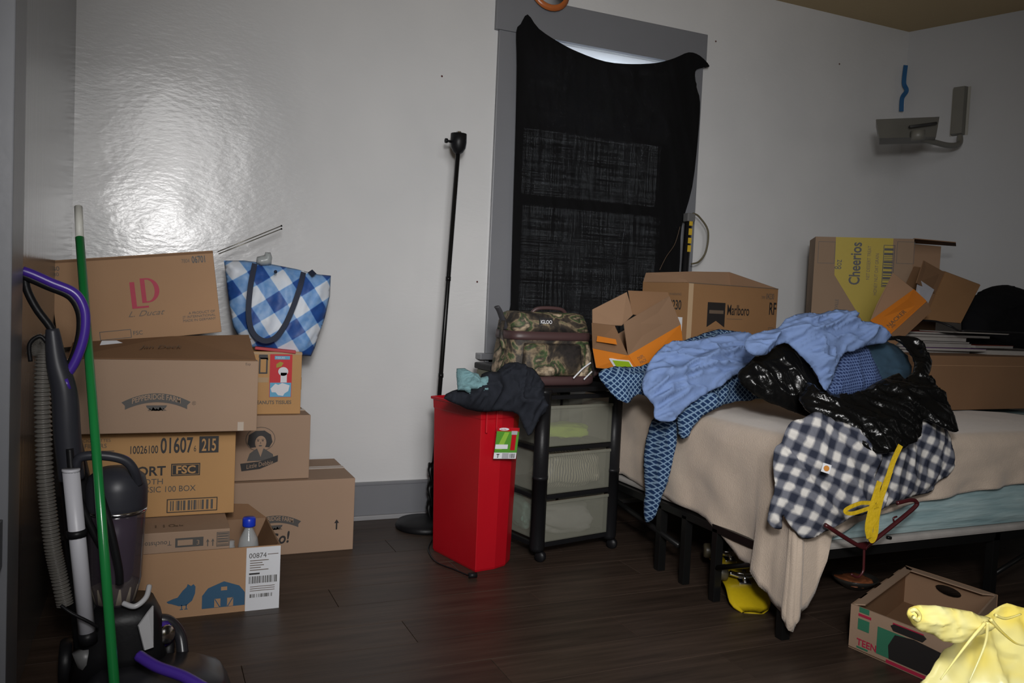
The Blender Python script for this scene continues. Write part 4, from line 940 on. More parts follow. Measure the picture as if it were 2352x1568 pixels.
# magazines
mg = [('glossy magazine with red cover at the right of the magazine pile', (.25, .03, .02)), ('white printed leaflet lying on the magazines', (.36, .34, .30)), ('magazine with a purple spine in the pile', (.16, .02, .2)), ('grey paged magazine at the left of the pile', (.30, .28, .26)), ('dark cover magazine at the bottom of the pile', (.05, .04, .04))]
mz = ztop+.004; zz_ = mz
cov = [(.03, .025, .03), (.10, .02, .16), (.12, .10, .09), (.05, .045, .045), (.16, .13, .11), (.10, .09, .08), (.05, .04, .05), (.20, .02, .012), (.34, .32, .29), (.22, .03, .015)]
for i, (lab, x, y, w_, d_, h_, r_) in enumerate((('dark covered magazine at the very bottom of the pile', 3.16, .20, .52, .30, .016, .04), ('magazine with a purple spine, second layer of the pile', 3.22, .19, .50, .30, .012, -.05), ('grey paged magazine resting on the purple spined one', 3.14, .22, .56, .29, .020, .02),
        ('thin dark brochure in the middle of the magazine pile', 3.20, .20, .50, .30, .008, .08), ('tan covered catalogue sticking out left of the pile', 3.10, .24, .56, .28, .018, -.02), ('grey edged catalogue at the far right of the pile', 3.72, .16, .34, .32, .024, -.10), ('dark thin magazine below the red one', 3.24, .22, .60, .28, .012, .03),
        ('red covered magazine on the left top of the pile', 3.22, .26, .50, .28, .010, .05), ('white printed leaflet lying slanted over the red magazines', 3.50, .19, .36, .20, .004, -.10), ('red covered magazine at the top right end of the pile', 3.74, .24, .34, .28, .014, .12))):
    zq = mz+.002 if i == 5 else (mz+.03 if i == 9 else zz_)
    o = thing('magazine', lab, 'magazine', (x, wf.y+y, zq), (0, 0, r_), 'magazines on the long carton')
    if i not in (5, 9): zz_ += h_+.001
    box('cover', (0, 0, h_-.001), (w_, d_, h_), mat('cover_%d' % i, cov[i], .6, var=.5, scale=12, spec=.15), o); box('pages', (.002, .002, 0), (w_-.003, d_-.002, h_-.001), mat('pages', (.30, .28, .26), .7, var=.5, scale=30, stretch=(1, 1, 60)), o)
cdp = [PY(2100, 735, yQ-.1), PY(2150, 738, yQ-.12), PY(2185, 750, yQ-.16), PY(2200, 775, yQ-.2), PY(2225, 788, yQ-.24), PY(2352, 812, yQ-.3)]
o = tube('cable', [Vector((p.x, p.y, max(p.z, ztop+.12))) for p in cdp], .005, blackp, None, 6); tag(o, 'black cable trailing over the magazines', 'cable')
o = puff('fabric_bundle', [(2212, 742), (2225, 700), (2250, 670), (2290, 656), (2340, 660), (2380, 690), (2395, 790), (2320, 800), (2230, 796)], PY(2300, 742, wf.y+.42), (0, -1, .1), .08, mat('black_fabric', (.006, .006, .007), .9, spec=.1), R=.12, amp=.014, sc=10, seed=6, step=.012)
tag(o, 'black fabric bundle at the right end of the bed', 'bag')

# ================================================================== CLOTHES HEAP
def pattern(name, kind):
    m, t, p = nt(name); L = t.links; p.inputs['Roughness'].default_value = .9; p.inputs['Specular IOR Level'].default_value = .15
    tc = N(t, 'ShaderNodeTexCoord'); nz = N(t, 'ShaderNodeTexNoise'); nz.inputs['Scale'].default_value = 5; L.new(tc.outputs['Object'], nz.inputs[0])
    mv = N(t, 'ShaderNodeMix', data_type='RGBA', blend_type='LINEAR_LIGHT'); mv.inputs['Factor'].default_value = .03 if kind == 'plaid' else .008; L.new(tc.outputs['Object'], mv.inputs['A']); L.new(nz.outputs[1], mv.inputs['B'])
    mp = N(t, 'ShaderNodeMapping'); rot = {'plaid': (0, math.radians(-24), math.radians(20)), 'diamond': (0, math.radians(45), 0), 'check': (0, math.radians(8), 0)}[kind]; mp.inputs['Rotation'].default_value = rot
    s = {'plaid': 19, 'diamond': 66, 'check': 95}[kind]; mp.inputs['Scale'].default_value = (s, s, s); L.new(mv.outputs['Result'], mp.inputs[0])
    sp = N(t, 'ShaderNodeSeparateXYZ'); L.new(mp.outputs[0], sp.inputs[0]); st = []
    for o in (0, 2):
        w = N(t, 'ShaderNodeMath', operation='PINGPONG'); w.inputs[1].default_value = .5; L.new(sp.outputs[o], w.inputs[0])
        g = N(t, 'ShaderNodeMapRange'); a, b = {'plaid': (.18, .34), 'diamond': (.10, .16), 'check': (.12, .2)}[kind]; g.inputs[1].default_value = a; g.inputs[2].default_value = b; L.new(w.outputs[0], g.inputs[0]); st.append(g.outputs[0])
    if kind == 'plaid':
        s_ = N(t, 'ShaderNodeMath', operation='ADD'); L.new(st[0], s_.inputs[0]); L.new(st[1], s_.inputs[1]); d = N(t, 'ShaderNodeMath', operation='DIVIDE'); L.new(s_.outputs[0], d.inputs[0]); d.inputs[1].default_value = 2
        cols = [(0, (.022, .026, .042)), (.5, (.13, .135, .16)), (1, (.55, .53, .50))]
    else:
        d = N(t, 'ShaderNodeMath', operation='MULTIPLY'); L.new(st[0], d.inputs[0]); L.new(st[1], d.inputs[1])
        cols = [(0, (.15, .23, .33)), (1, (.009, .026, .075))] if kind == 'diamond' else [(0, (.10, .15, .30)), (1, (.02, .035, .10))]
    c = N(t, 'ShaderNodeValToRGB'); L.new(d.outputs[0], c.inputs[0]); e = c.color_ramp.elements; e[0].position = cols[0][0]; e[0].color = cols[0][1]+(1,); e[1].position = cols[-1][0]; e[1].color = cols[-1][1]+(1,)
    for a, col in cols[1:-1]: x = e.new(a); x.color = col+(1,)
    L.new(c.outputs[0], p.inputs['Base Color']); return m
dia = pattern('diamond_print_fabric', 'diamond'); plaid = pattern('plaid_fabric', 'plaid'); chk = pattern('small_check_fabric', 'check')
ltb = mat('light_blue_cotton', (.15, .22, .40), .85, var=.10, scale=9, bump=.4, bscale=24, spec=.1)
# patterned pyjama shirt: heap on the bed plus hanging sleeve
ps = thing('patterned_shirt', 'navy and white diamond patterned shirt under a light blue shirt, sleeve hanging down', 'clothing')
puff('shirt_body', [(1375, 862), (1395, 845), (1440, 842), (1480, 838), (1540, 800), (1600, 770), (1670, 757), (1760, 790), (1790, 870), (1738, 915), (1690, 922), (1640, 940), (1600, 965), (1560, 965), (1510, 930), (1470, 905), (1440, 925), (1410, 908)], PY(1570, 880, 2.70), (-.15, -1, .75), .035, dia, ps, R=.07, amp=.016, sc=13, ang=.5, seed=11)
puff('sleeve', [(1506, 955), (1555, 950), (1556, 1000), (1545, 1060), (1532, 1110), (1512, 1165), (1500, 1192), (1484, 1199), (1478, 1180), (1480, 1120), (1478, 1060), (1484, 1010)], PX(1520, 1050, BX0-.085), (-1, -.35, .08), .016, dia, ps, R=.035, amp=.006, sc=20, ang=1.5, seed=12)
puff('shirt_tail', [(1560, 935), (1640, 900), (1650, 930), (1615, 955), (1590, 985), (1578, 1004), (1560, 1005), (1556, 975)], PX(1590, 960, BX0-.065), (-1, -.6, .3), .014, dia, ps, R=.03, amp=.006, sc=20, seed=13)
o = puff('light_blue_shirt', [(1490, 835), (1512, 805), (1545, 783), (1600, 780), (1650, 768), (1700, 762), (1745, 778), (1775, 800), (1760, 830), (1725, 850), (1690, 860), (1665, 880), (1630, 900), (1590, 925), (1562, 950), (1545, 966), (1508, 964), (1500, 928), (1480, 905), (1476, 875)], PY(1600, 860, 2.58), (-.2, -1, .6), .045, ltb, R=.12, amp=.034, sc=15, ang=.35, seed=21, step=.007)
tag(o, 'light blue shirt crumpled at the near left edge of the bed over the patterned shirt', 'clothing')
# black trash bag
film = mat('black_film', (.004, .004, .004), .20, var=.2, bump=.3, bscale=38, spec=.22)
tb = thing('trash_bag', 'open black trash bag of clothes with yellow drawstrings on the bed', 'bag')
puff('bag_side', [(1790, 782), (1765, 800), (1735, 818), (1705, 845), (1693, 868), (1720, 898), (1760, 920), (1800, 938), (1845, 952), (1880, 962), (1920, 940), (1910, 905), (1885, 870), (1862, 825), (1830, 788)], PY(1790, 880, 2.33), (-.3, -1, .45), .05, film, tb, R=.14, amp=.014, sc=11, ang=-.9, seed=31, step=.007)
puff('bag_mouth', [(1850, 880), (1895, 905), (1960, 905), (2010, 880), (2060, 858), (2080, 870), (2100, 830), (2060, 780), (2000, 792), (1990, 775), (2060, 772), (2110, 788), (2140, 828), (2133, 870), (2150, 885), (2175, 920), (2203, 990), (2160, 978), (2122, 962), (2116, 1000), (2090, 1022), (2050, 1038), (2010, 1037), (1960, 1010), (1930, 990), (1890, 965), (1860, 945), (1835, 915)], PY(1990, 1000, 1.97), (-.1, -.6, .75), .04, film, tb, R=.10, amp=.022, sc=15, ang=-.6, seed=33, step=.007, st=3)
o = puff('checked_shirt', [(1890, 905), (1912, 855), (1935, 805), (1965, 790), (1990, 800), (2012, 850), (2025, 885), (1990, 900), (1940, 915)], PY(1950, 860, 2.33), (0, -1, .5), .035, chk, R=.05, amp=.008, sc=14, ang=1.4, seed=41)
tag(o, 'blue small-checked shirt inside the mouth of the black trash bag', 'clothing')
o = puff('jeans', [(1970, 800), (2000, 780), (2050, 790), (2085, 830), (2085, 880), (2010, 905), (1990, 860)], PY(2030, 845, 2.37), (0, -1, .5), .03, mat('dark_denim', (.022, .055, .09), .9, var=.5, scale=14), R=.05, amp=.010, sc=14, seed=43)
tag(o, 'dark blue jeans inside the black trash bag', 'clothing')
o = puff('light_blue_shirt', [(1712, 798), (1715, 775), (1745, 762), (1785, 752), (1812, 728), (1850, 718), (1885, 720), (1920, 710), (1950, 715), (1972, 735), (2010, 742), (2045, 765), (2035, 785), (2000, 792), (1960, 805), (1936, 815), (1920, 850), (1897, 897), (1870, 850), (1840, 815), (1812, 790), (1785, 792), (1762, 812), (1735, 815)], PY(1880, 790, 2.27), (-.05, -1, .55), .045, ltb, R=.11, amp=.034, sc=15, ang=.3, seed=23, step=.007)
tag(o, 'light blue shirt spilling from the top of the black trash bag', 'clothing')
# plaid shirt on a hanger
pshirt = thing('plaid_shirt', 'navy and white plaid shirt hanging over the front of the bed below the trash bag', 'clothing')
nP = (-.35, -1, .12)
puff('shirt_body', [(1852, 955), (1880, 945), (1920, 965), (1975, 985), (2020, 1015), (2025, 1060), (2010, 1100), (2040, 1130), (2030, 1165), (1995, 1180), (1965, 1185), (1925, 1205), (1885, 1228), (1855, 1237), (1825, 1222), (1800, 1185), (1795, 1215), (1765, 1205), (1763, 1180), (1780, 1120), (1775, 1080), (1778, 1030), (1795, 1015), (1810, 975)], PY(1890, 1100, 1.985), nP, .02, plaid, pshirt, R=.09, amp=.020, sc=10, ang=-.8, seed=51, step=.008)
puff('shirt_back', [(2000, 1010), (2090, 1010), (2118, 955), (2150, 965), (2178, 990), (2187, 1030), (2183, 1085), (2150, 1110), (2140, 1128), (2090, 1142), (2055, 1155), (2030, 1165), (2010, 1150), (1990, 1060)], PY(2090, 1060, 2.005), (.1, -1, .15), .02, plaid, pshirt, R=.07, amp=.016, sc=11, ang=1.3, seed=52, step=.008)
pk = PY(1885, 1082, 1.925); f = Face(pk, (1, -.35, -.3), (.28, 0, 1), pshirt, .002); f.rect(0, 0, .028, .028, paper, 'pocket_tag'); f.poly(circ(.014, .014, .009, .009, 12), flat('orange_tag', (.5, .2, .03)), 'pocket_tag', 2)
hm = mat('maroon_plastic', (.055, .008, .010), .35)
hg = thing('clothes_hanger', 'maroon plastic hanger hanging upside down from the plaid shirt', 'hanger')
yh = 1.93
tube('shoulder_bar', [PY(1895, 1205, yh), PY(1960, 1246, yh), PY(1985, 1258, yh)], .007, hm, hg, 8)
tube('shoulder_bar', [PY(1985, 1258, yh), PY(2040, 1215, yh), PY(2100, 1165, yh), PY(2104, 1152, yh), PY(2092, 1148, yh), PY(2060, 1155, yh)], .007, hm, hg, 8)
tube('notch', [PY(2055, 1203, yh), PY(2052, 1190, yh), PY(2060, 1186, yh)], .003, hm, hg, 6)
tube('hook', [PY(1985, 1258, yh), PY(1984, 1290, yh), PY(1982, 1312, yh), PY(1970, 1325, yh), PY(1955, 1318, yh)], .004, hm, hg, 8)
slab('web', [PY(1965, 1247, yh), PY(1987, 1262, yh), PY(1990, 1243, yh)], .006, hm, hg)
ym = mat('yellow_drawstring', (.55, .37, .015), .35, var=.15, bump=.4, bscale=60)
yd = 1.86
for i, pl in enumerate(([(2068, 1022), (2050, 1062), (2035, 1110), (2015, 1165), (1998, 1215), (2002, 1240), (2010, 1225), (2015, 1180), (2030, 1120), (2045, 1080)], [(2018, 1110), (2010, 1150), (1975, 1155), (1945, 1168), (1942, 1176), (1960, 1178), (2000, 1165), (2018, 1160)], [(2020, 1105), (2000, 1170), (1992, 1210), (1996, 1235)])):
    ribbon('drawstring', [PY(a, b, yd-.004*i) for a, b in pl], .018 if i != 1 else .012, (-.2, -1, 0), ym, tb, .002)

# ================================================================== UNDER THE BED
# skateboard lying wheels-up
sp = PZ(1645, 1300, .01); se = PZ(1712, 1402, .0); ax = (se-PZ(1640, 1285, 0)); ax.z = 0; Ls = .56; 
se = PZ(1712, 1398, .02); sf = PZ(1640, 1268, .03); dirn = (se-sf); dirn.z = 0; dirn.normalize(); st0 = se+Vector((.03, 0, 0)); rz = math.atan2(dirn.y, dirn.x)
sk = thing('skateboard', 'yellow plastic cruiser skateboard lying wheels up beneath the bed corner', 'skateboard', (st0.x, st0.y, 0), (0, 0, rz))
def deck():
    V = []; Fc = []; nx, ny = 30, 8; 
    for l in (0, 1):
        for i in range(nx+1):
            s = i/nx; x = -Ls*s; e = min(s, 1-s); hw_ = .075*(1-max(0, 1-e/.10)**2.6*.55)
            z = .045-.0*s; k = .055*max(0, (.22-s)/.22)**1.6+.02*max(0, (s-.85)/.15)**1.5
            for j in range(ny+1):
                u = (j/ny-.5)*2; V.append((x, u*hw_, .062-k-l*.008-.004*u*u))
    st = (nx+1)*(ny+1)
    for i in range(nx):
        for j in range(ny):
            a = i*(ny+1)+j; Fc.append((a, a+1, a+ny+2, a+ny+1)); Fc.append((a+st, a+st+ny+1, a+st+ny+2, a+st+1))
    for i in range(nx):
        for j in (0, ny): a = i*(ny+1)+j; Fc.append((a, a+ny+1, a+ny+1+st, a+st))
    for j in range(ny): a = j; Fc.append((a, a+1, a+1+st, a+st)); a = nx*(ny+1)+j; Fc.append((a, a+1, a+1+st, a+st))
    mesh('deck', V, Fc, mat('yellow_plastic', (.50, .36, .008), .35, var=.08, bump=.1, bscale=80), sk, True)
deck()
wh = mat('smoky_wheel', (.06, .05, .03), .4)
for x in (-.15, -.42):
    box('base_plate', (x-.03, -.022, .06), (x+.03, .022, .068), chrome, sk, .002)
    tube('truck_hanger', [(x, -.055, .095), (x, 0, .083), (x, .055, .095)], .010, chrome, sk, 8); tube('axle', [(x, -.09, .095), (x, .09, .095)], .004, chrome, sk, 6, False); tube('kingpin', [(x+.02, 0, .065), (x-.012, 0, .105)], .007, chrome, sk, 8, False)
    for s in (-1, 1): lathe('wheel', [(.010, -.022), (.026, -.022), (.030, -.014), (.030, .014), (.026, .022), (.010, .022)], wh, sk, (x, s*.085, .095), (0, 1, 0), 20)
# red tag under bed
q = PX(1582, 1194, BX0+.05); o = slab('red_tag', [q+Vector((0, -.02, -.01)), q+Vector((0, .02, .0)), q+Vector((0, .015, .025)), q+Vector((0, -.025, .02))], .004, flat('red_cloth', (.5, .012, .01)))
o.name = 'red_tag'; tag(o, 'small red tag hanging from the bed frame at the left rail', 'tag')
tube('tag_string', [q+Vector((0, 0, .02)), q+Vector((-.02, .02, .08))], .002, blackm, o, 5, False)
# shallow bowl with orange thing
q = PZ(1962, 1350, 0); bw = thing('bowl', 'dark bowl holding orange remains on the floor under the hanger', 'bowl', q)
lathe('bowl', [(.03, 0), (.04, .004), (.075, .03), (.088, .045), (.085, .047), (.07, .033), (.0, .012)], mat('dark_ceramic', (.03, .028, .025), .25), bw)
blob('contents', (0, 0, .032), (.065, .06, .014), mat('orange_rust', (.22, .07, .025), .6, var=.5, scale=20), bw, 3, .3)
# produce box on the floor at the right
a_ = PZ(1936, 1490, 0); hP = .17
pb_ = thing('produce_box', 'open cardboard produce box with hand holes on the floor by the yellow bag', 'box')
zt_ = PY(1955, 1388, a_.y).z
tl, bk, rr_ = PZ(1955, 1386, zt_), PZ(2078, 1298, zt_), PZ(2290, 1366, zt_)
rr_ = bk+(rr_-bk); fr_ = tl+(rr_-bk)
def dn(p): return Vector((p.x, p.y, 0))
tl_, bk_, rx_, fx_ = tl, bk, rr_, fr_
def ipan(a, b, m, nm): return slab(nm, [Vector((a.x, a.y, .001)), Vector((b.x, b.y, .001)), b, a], -.006, m, pb_)
ipan(tl_, fx_, card_g, 'side_panel'); ipan(fx_, rx_, card_g, 'end_panel'); ipan(bk_, tl_, card_d, 'end_panel')
# back panel with a hand hole
L_ = (rx_-bk_).length; ux = (rx_-bk_).normalized(); V = []; Fc = []
ho = [(L_*.5+.05*math.cos(a)*1.0, zt_*.70+.018*math.sin(a)) for a in [2*math.pi*i/16 for i in range(16)]]
def bpnt(a, z, o=0): return bk_+ux*a+Vector((0, 0, z-bk_.z))+Vector((-ux.y, ux.x, 0))*o
outr = []
for i in range(16):
    a = 2*math.pi*i/16; c_, s_ = math.cos(a), math.sin(a); k = min((L_*.5)/max(abs(c_), 1e-6), (zt_*.5)/max(abs(s_), 1e-6)); outr.append((L_*.5+c_*k, max(.001, zt_*.5+s_*k)))
outr += []
for o2 in (0, .006): V += [bpnt(*q, o2) for q in ho]+[bpnt(*q, o2) for q in outr]
for i in range(16):
    j = (i+1) % 16; Fc += [(i, j, j+16, i+16), (i+32, i+48, j+48, j+32), (i, i+32, j+32, j)]
cs = [(L_, zt_), (0, zt_), (0, .001), (L_, .001)]
for c_, (i, j) in zip(cs, ((2, None), (6, None), (10, None), (14, None))): pass
mesh('back_panel', V, Fc, card_in, pb_)
slab('bottom_panel', [dn(tl_)+Vector((0, 0, .003)), dn(fx_)+Vector((0, 0, .003)), dn(rx_)+Vector((0, 0, .003)), dn(bk_)+Vector((0, 0, .003))], .004, card_d, pb_)
for a, b in ((tl_, bk_), (bk_, rx_)):
    nn = (b-a).normalized(); pp = Vector((nn.y, -nn.x, 0))*.035
    slab('rim_flap', [a, b, b+pp-nn*.03, a+pp+nn*.03], .004, card_g, pb_)
f = Face(Vector((tl_.x, tl_.y, 0)), fx_-tl_, (0, 0, 1), pb_, .0015)
if f.n.dot(FW) > 0: pass
f.text('TEEN', .03, .022, .030, ink_r, bold=.0006); f.rect(.03, .072, .04, .035, ink_gr, 'printed_panel'); f.rect(.03, .115, .045, .008, ink_r, 'printed_line'); f.rect(.032, .128, .035, .016, ink_gr, 'printed_panel'); f.rect(.03, .012, .04, .005, ink_gr, 'printed_line')
f.rect(.10, .02, .13, .085, ink_gr, 'printed_panel'); f.poly([(.145, .02), (.14, .06), (.16, .10), (.22, .108), (.32, .10), (.33, .02)], ink, 'printed_picture', 2); f.rect(.15, .115, .10, .02, ink_r, 'printed_line'); f.rect(.135, .004, .2, .010, ink_r, 'printed_line')
f.poly([(.145, .125), (.155, .132), (.25, .132), (.26, .125), (.25, .112), (.155, .112)], ink, 'hand_hole', 3)

# ================================================================== YELLOW BAG in the foreground
def yfilm():
    m, t, p = nt('yellow_plastic_film'); L = t.links; p.inputs['Base Color'].default_value = (.80, .62, .13, 1); p.inputs['Roughness'].default_value = .3; p.inputs['Specular IOR Level'].default_value = .5
    tr = N(t, 'ShaderNodeBsdfTranslucent'); tr.inputs[0].default_value = (.95, .85, .25, 1); mx = N(t, 'ShaderNodeMixShader'); mx.inputs[0].default_value = .10
    tc = N(t, 'ShaderNodeTexCoord'); nz = N(t, 'ShaderNodeTexNoise'); nz.inputs['Scale'].default_value = 9; nz.inputs['Distortion'].default_value = .8; L.new(tc.outputs['Object'], nz.inputs[0]); b = N(t, 'ShaderNodeBump'); b.inputs['Strength'].default_value = .4; b.inputs['Distance'].default_value = .02; L.new(nz.outputs[0], b.inputs['Height']); L.new(b.outputs[0], p.inputs['Normal'])
    c = N(t, 'ShaderNodeValToRGB'); L.new(nz.outputs[0], c.inputs[0]); c.color_ramp.elements[0].position = .35; c.color_ramp.elements[0].color = (.95, .78, .16, 1); c.color_ramp.elements[1].position = .65; c.color_ramp.elements[1].color = (.92, .88, .42, 1); L.new(c.outputs[0], p.inputs['Base Color'])
    L.new(p.outputs[0], mx.inputs[1]); L.new(tr.outputs[0], mx.inputs[2]); L.new(mx.outputs[0], t.nodes['Material Output'].inputs[0]); return m
yf_ = yfilm(); yg = 1.02
ybg = thing('plastic_bag', 'bright yellow plastic shopping bag with tied loop handle in the near right corner', 'bag')
puff('bag_body', [(2100, 1620), (2128, 1560), (2150, 1520), (2172, 1492), (2200, 1474), (2240, 1440), (2262, 1418), (2285, 1398), (2312, 1388), (2350, 1396), (2420, 1420), (2520, 1520), (2600, 1700), (2600, 1900), (2100, 1900), (2060, 1750)], PY(2300, 1500, yg), (-.2, -1, .3), .08, yf_, ybg, R=.2, amp=.030, sc=11, ang=.95, seed=61, step=.009, smooth_out=3, st=5)
puff('handle', [(2086, 1402), (2100, 1392), (2150, 1391), (2210, 1400), (2268, 1412), (2280, 1430), (2262, 1452), (2232, 1468), (2200, 1476), (2168, 1470), (2130, 1455), (2100, 1436), (2088, 1420)], PY(2180, 1435, yg-.06), (-.1, -1, .1), .016, yf_, ybg, R=.025, amp=.014, sc=34, ang=-.12, seed=62, step=.005, st=7, smooth_out=3)
tube('handle_fold', [PY(2092, 1402, yg-.085), PY(2102, 1400, yg-.09), PY(2112, 1412, yg-.09), PY(2108, 1424, yg-.09), PY(2098, 1416, yg-.09)], .0035, yf_, ybg, 8)
for pl in ([(2275, 1422), (2300, 1450), (2330, 1475), (2352, 1482)], [(2268, 1428), (2262, 1480), (2225, 1568)], [(2262, 1430), (2220, 1480), (2160, 1560)], [(2286, 1412), (2310, 1420), (2345, 1410)]):
    tube('gather', [PY(a, b, yg-.085) for a, b in pl], .004, yf_, ybg, 6, rf=lambda q: .0032*(1-.6*q))


# ================================================================== VACUUM AND BROOM STICK
yv = 2.36
vb = Vector((-.08, yv, 0)); vc = thing('upright_vacuum', 'black and purple upright vacuum cleaner standing at the left wall', 'vacuum cleaner', vb)
def V_(px, py, dy=0): return PY(px, py, yv+dy)-vb
gry = mat('charcoal_plastic', (.026, .027, .034), .4, var=.1, spec=.3); pur = mat('purple_plastic', (.055, .022, .26), .3, var=.08)
smoke = mat('smoky_canister', (.06, .048, .06), .12, alpha=.62, spec=.6)
# loop handle
lp = [V_(148, 868), V_(170, 835), V_(188, 790), V_(196, 745), V_(192, 705), V_(170, 672), V_(120, 650), V_(75, 630), V_(52, 622)]
tube('handle_grip', lp, .012, pur, vc, 12, n=8)
tube('handle_inner', [q+Vector((-.010, .004, -.008)) for q in lp], .011, blackp, vc, 10, n=8)
tube('handle_stem', [V_(56, 625, .01), V_(62, 665, .01), V_(85, 710, .01), V_(118, 755, .01), V_(135, 800, .01)], .010, blackp, vc, 10)
tube('handle_post', [V_(120, 755), V_(130, 830), V_(148, 900), V_(155, 1000), V_(165, 1100)], .018, gry, vc, 14, rf=lambda s: .015+.017*math.sin(min(1, s*1.15)*math.pi*.62))
tube('trigger', [V_(150, 870, -.02), V_(158, 893, -.02)], .007, pur, vc, 8, False)
# hose : corrugated
hp = cr([V_(80, 815, .02), V_(86, 790, .02), V_(97, 786, .02), V_(100, 815, .02), V_(98, 900, .02), V_(100, 1000, .02), V_(104, 1100, .02), V_(112, 1180, .02), V_(122, 1260, .02), V_(135, 1320, .02), V_(150, 1388, .02)], 14)
tot = len(hp)
tube('hose', hp, .02, mat('hose_grey', (.12, .112, .10), .35, var=.1), vc, 12, True, 6, rf=lambda s: .0185+.0028*math.sin(s*tot*4.3))
tube('hose_hook', [V_(70, 830, -.0), V_(68, 790, -.0), V_(92, 772, -.0), V_(110, 790, -.0)], .005, blackp, vc, 8)
# body
tube('spine', [V_(155, 1000, .05), V_(180, 1150, .05), V_(200, 1300, .05), V_(225, 1480, .05)], .05, blackp, vc, 12, rf=lambda s: .03+.028*s)
cc = V_(266, 1250, .02); ct, cb_ = V_(270, 1165, .02), V_(272, 1375, .02)
R0 = .071
lathe('dust_canister', [(R0*.62, cb_.z-.015), (R0*.72, cb_.z), (R0*.92, cb_.z+.06), (R0, ct.z-.02), (R0, ct.z)], smoke, vc, (cc.x, cc.y, 0))
lathe('cyclone', [(.03, cb_.z+.02), (.045, cb_.z+.08), (.05, ct.z-.09), (.05, ct.z-.01)], mat('purple_tint', (.08, .05, .11), .4), vc, (cc.x, cc.y, 0))
lathe('dirt', [(.02, cb_.z-.01), (.052, cb_.z), (.062, cb_.z+.045), (.03, cb_.z+.055), (0, cb_.z+.055)], mat('dust', (.20, .17, .13), .9), vc, (cc.x, cc.y, 0), None, 14)
lathe('canister_lid', [(R0*1.03, ct.z-.01), (R0*1.05, ct.z+.01), (R0*1.05, ct.z+.055), (R0*.95, ct.z+.085), (R0*.6, ct.z+.105), (0, ct.z+.11)], gry, vc, (cc.x, cc.y, 0))
lathe('canister_seam', [(R0*1.045, ct.z-.008), (R0*1.06, ct.z-.004), (R0*1.045, ct.z)], chrome, vc, (cc.x, cc.y, 0))
tube('canister_handle', [V_(175, 1075, -.03), V_(185, 1050, -.04), V_(235, 1046, -.045), V_(285, 1056, -.045), V_(308, 1080, -.04), V_(318, 1110, -.02)], .012, gry, vc, 10)
tube('purple_line', [V_(225, 1040, -.045), V_(285, 1048, -.045), V_(308, 1065, -.04)], .004, pur, vc, 6)
tube('side_hose', [V_(160, 1030, -.03), V_(170, 1110, -.04), V_(205, 1200, -.04), V_(245, 1280, -.04)], .009, blackp, vc, 8)
tube('belt_arm', [V_(225, 1120, -.075), V_(250, 1200, -.085), V_(272, 1300, -.085), V_(275, 1340, -.08)], .010, blackp, vc, 8)
# lower body
loft('motor_housing', [(.03, .02, .05, .12, .09), (.035, .02, .12, .105, .085), (.04, .02, .19, .09, .08), (.04, .02, cb_.z-.005, .07, .07)], blackp, vc, 20, 3.2)
slab('white_side_panel', [V_(330, 1492, -.09), V_(350, 1485, -.08), V_(350, 1390, -.07), V_(338, 1405, -.08), V_(316, 1436, -.09)], .006, mat('silver_plastic', (.42, .42, .43), .35), vc)
tube('canister_base_ring', [V_(283, 1385, -.06), V_(310, 1392, -.075), V_(335, 1372, -.06), V_(343, 1345, -.03)], .007, mat('silver_plastic', (.42, .42, .43), .35), vc, 8)
loft('floor_head', [(.12, -.12, .008, .17, .14), (.12, -.12, .03, .18, .15), (.12, -.11, .065, .16, .12), (.11, -.08, .085, .12, .07)], mat('dark_head', (.02, .02, .024), .3), vc, 24, 3.5)
tube('purple_bumper', [V_(318, 1505, -.16), V_(360, 1530, -.2), V_(420, 1552, -.24), V_(470, 1580, -.28)], .014, pur, vc, 8)
for x in (.15, -.10): lathe('wheel', [(.02, -.015), (.055, -.015), (.06, -.008), (.06, .008), (.055, .015), (.02, .015)], blackp, vc, (x, .07, .062), (1, 0, 0), 22)
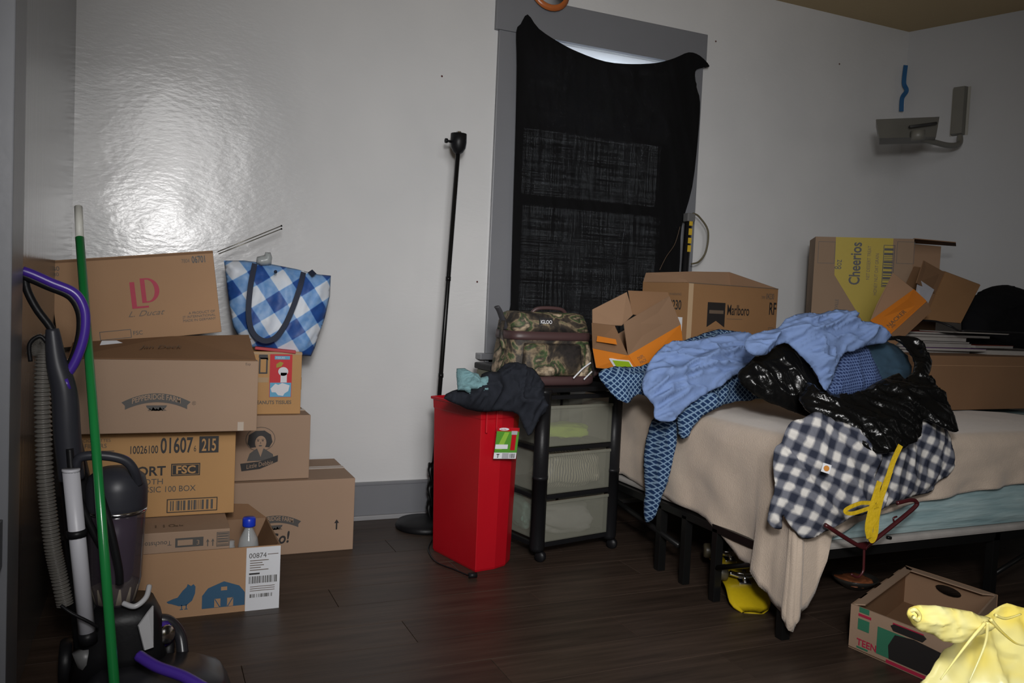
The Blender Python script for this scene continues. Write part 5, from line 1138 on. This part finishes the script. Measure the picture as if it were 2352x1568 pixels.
lathe('purple_hub', [(.0, .0), (.03, .0), (.034, .006), (.02, .014), (.0, .016)], pur, vc, V_(375, 1455, .0), (.6, -1, .2), 16); 
lathe('hub_ring', [(.02, .015), (.026, .017), (.022, .02)], chrome, vc, V_(375, 1455, .0), (.6, -1, .2), 16)
tube('motor_fairing', [V_(350, 1425, .02), V_(385, 1425, .02), V_(412, 1455, .02), V_(420, 1500, .0)], .016, mat('dark_head', (.02, .02, .024), .3), vc, 10)
# wand
wt = mat('white_grey_tube', (.50, .50, .54), .4, var=.04)
tube('wand', [V_(163, 1082, -.06), V_(200, 1455, -.06)], .0195, wt, vc, 18, False); 
lathe('wand_mouth', [(.0195, 0), (.021, .004), (.0205, .008), (.0, .006)], wt, vc, V_(163, 1082, -.06)-Vector((0, 0, .002)), None, 18)
tube('wand_clip', [V_(175.5, 1216, -.06), V_(177, 1232, -.06)], .024, blackp, vc, 14, False); tube('wand_foot', [V_(200, 1450, -.06), V_(203, 1475, -.06)], .022, blackp, vc, 14, False)
tube('power_cord', [V_(140, 1390, -.1), V_(165, 1408, -.11), V_(205, 1428, -.11), V_(225, 1440, -.1)], .004, blackp, vc, 6)
tube('wand_joint', [V_(190, 1490, -.03), V_(205, 1530, -.03)], .026, mat('joint_grey', (.12, .12, .12), .4), vc, 12, False)
# broom stick
def ys(z): return 1.97+.51*z
def SP(px, py):
    y = 2.2
    for _ in range(12): y = ys(PY(px, py, y).z)
    return PY(px, py, y)
s0, s1, s2 = SP(180, 475), SP(183, 546), SP(262, 1560); dd = (s2-s1).normalized(); sb = s2+dd*((s2.z-.0)/-dd.z)
br = thing('broom_stick', 'bright green broom handle with a white tip leaning in front of the vacuum', 'broom', (sb.x, sb.y, 0)); ob = Vector((sb.x, sb.y, 0))
tube('stick', [sb-ob, s1-ob], .0115, mat('green_enamel', (.012, .19, .045), .22, var=.1), br, 14, False); tube('white_tip', [s1-ob, s0-ob], .0105, mat('white_thread', (.6, .6, .55), .5), br, 14, False)
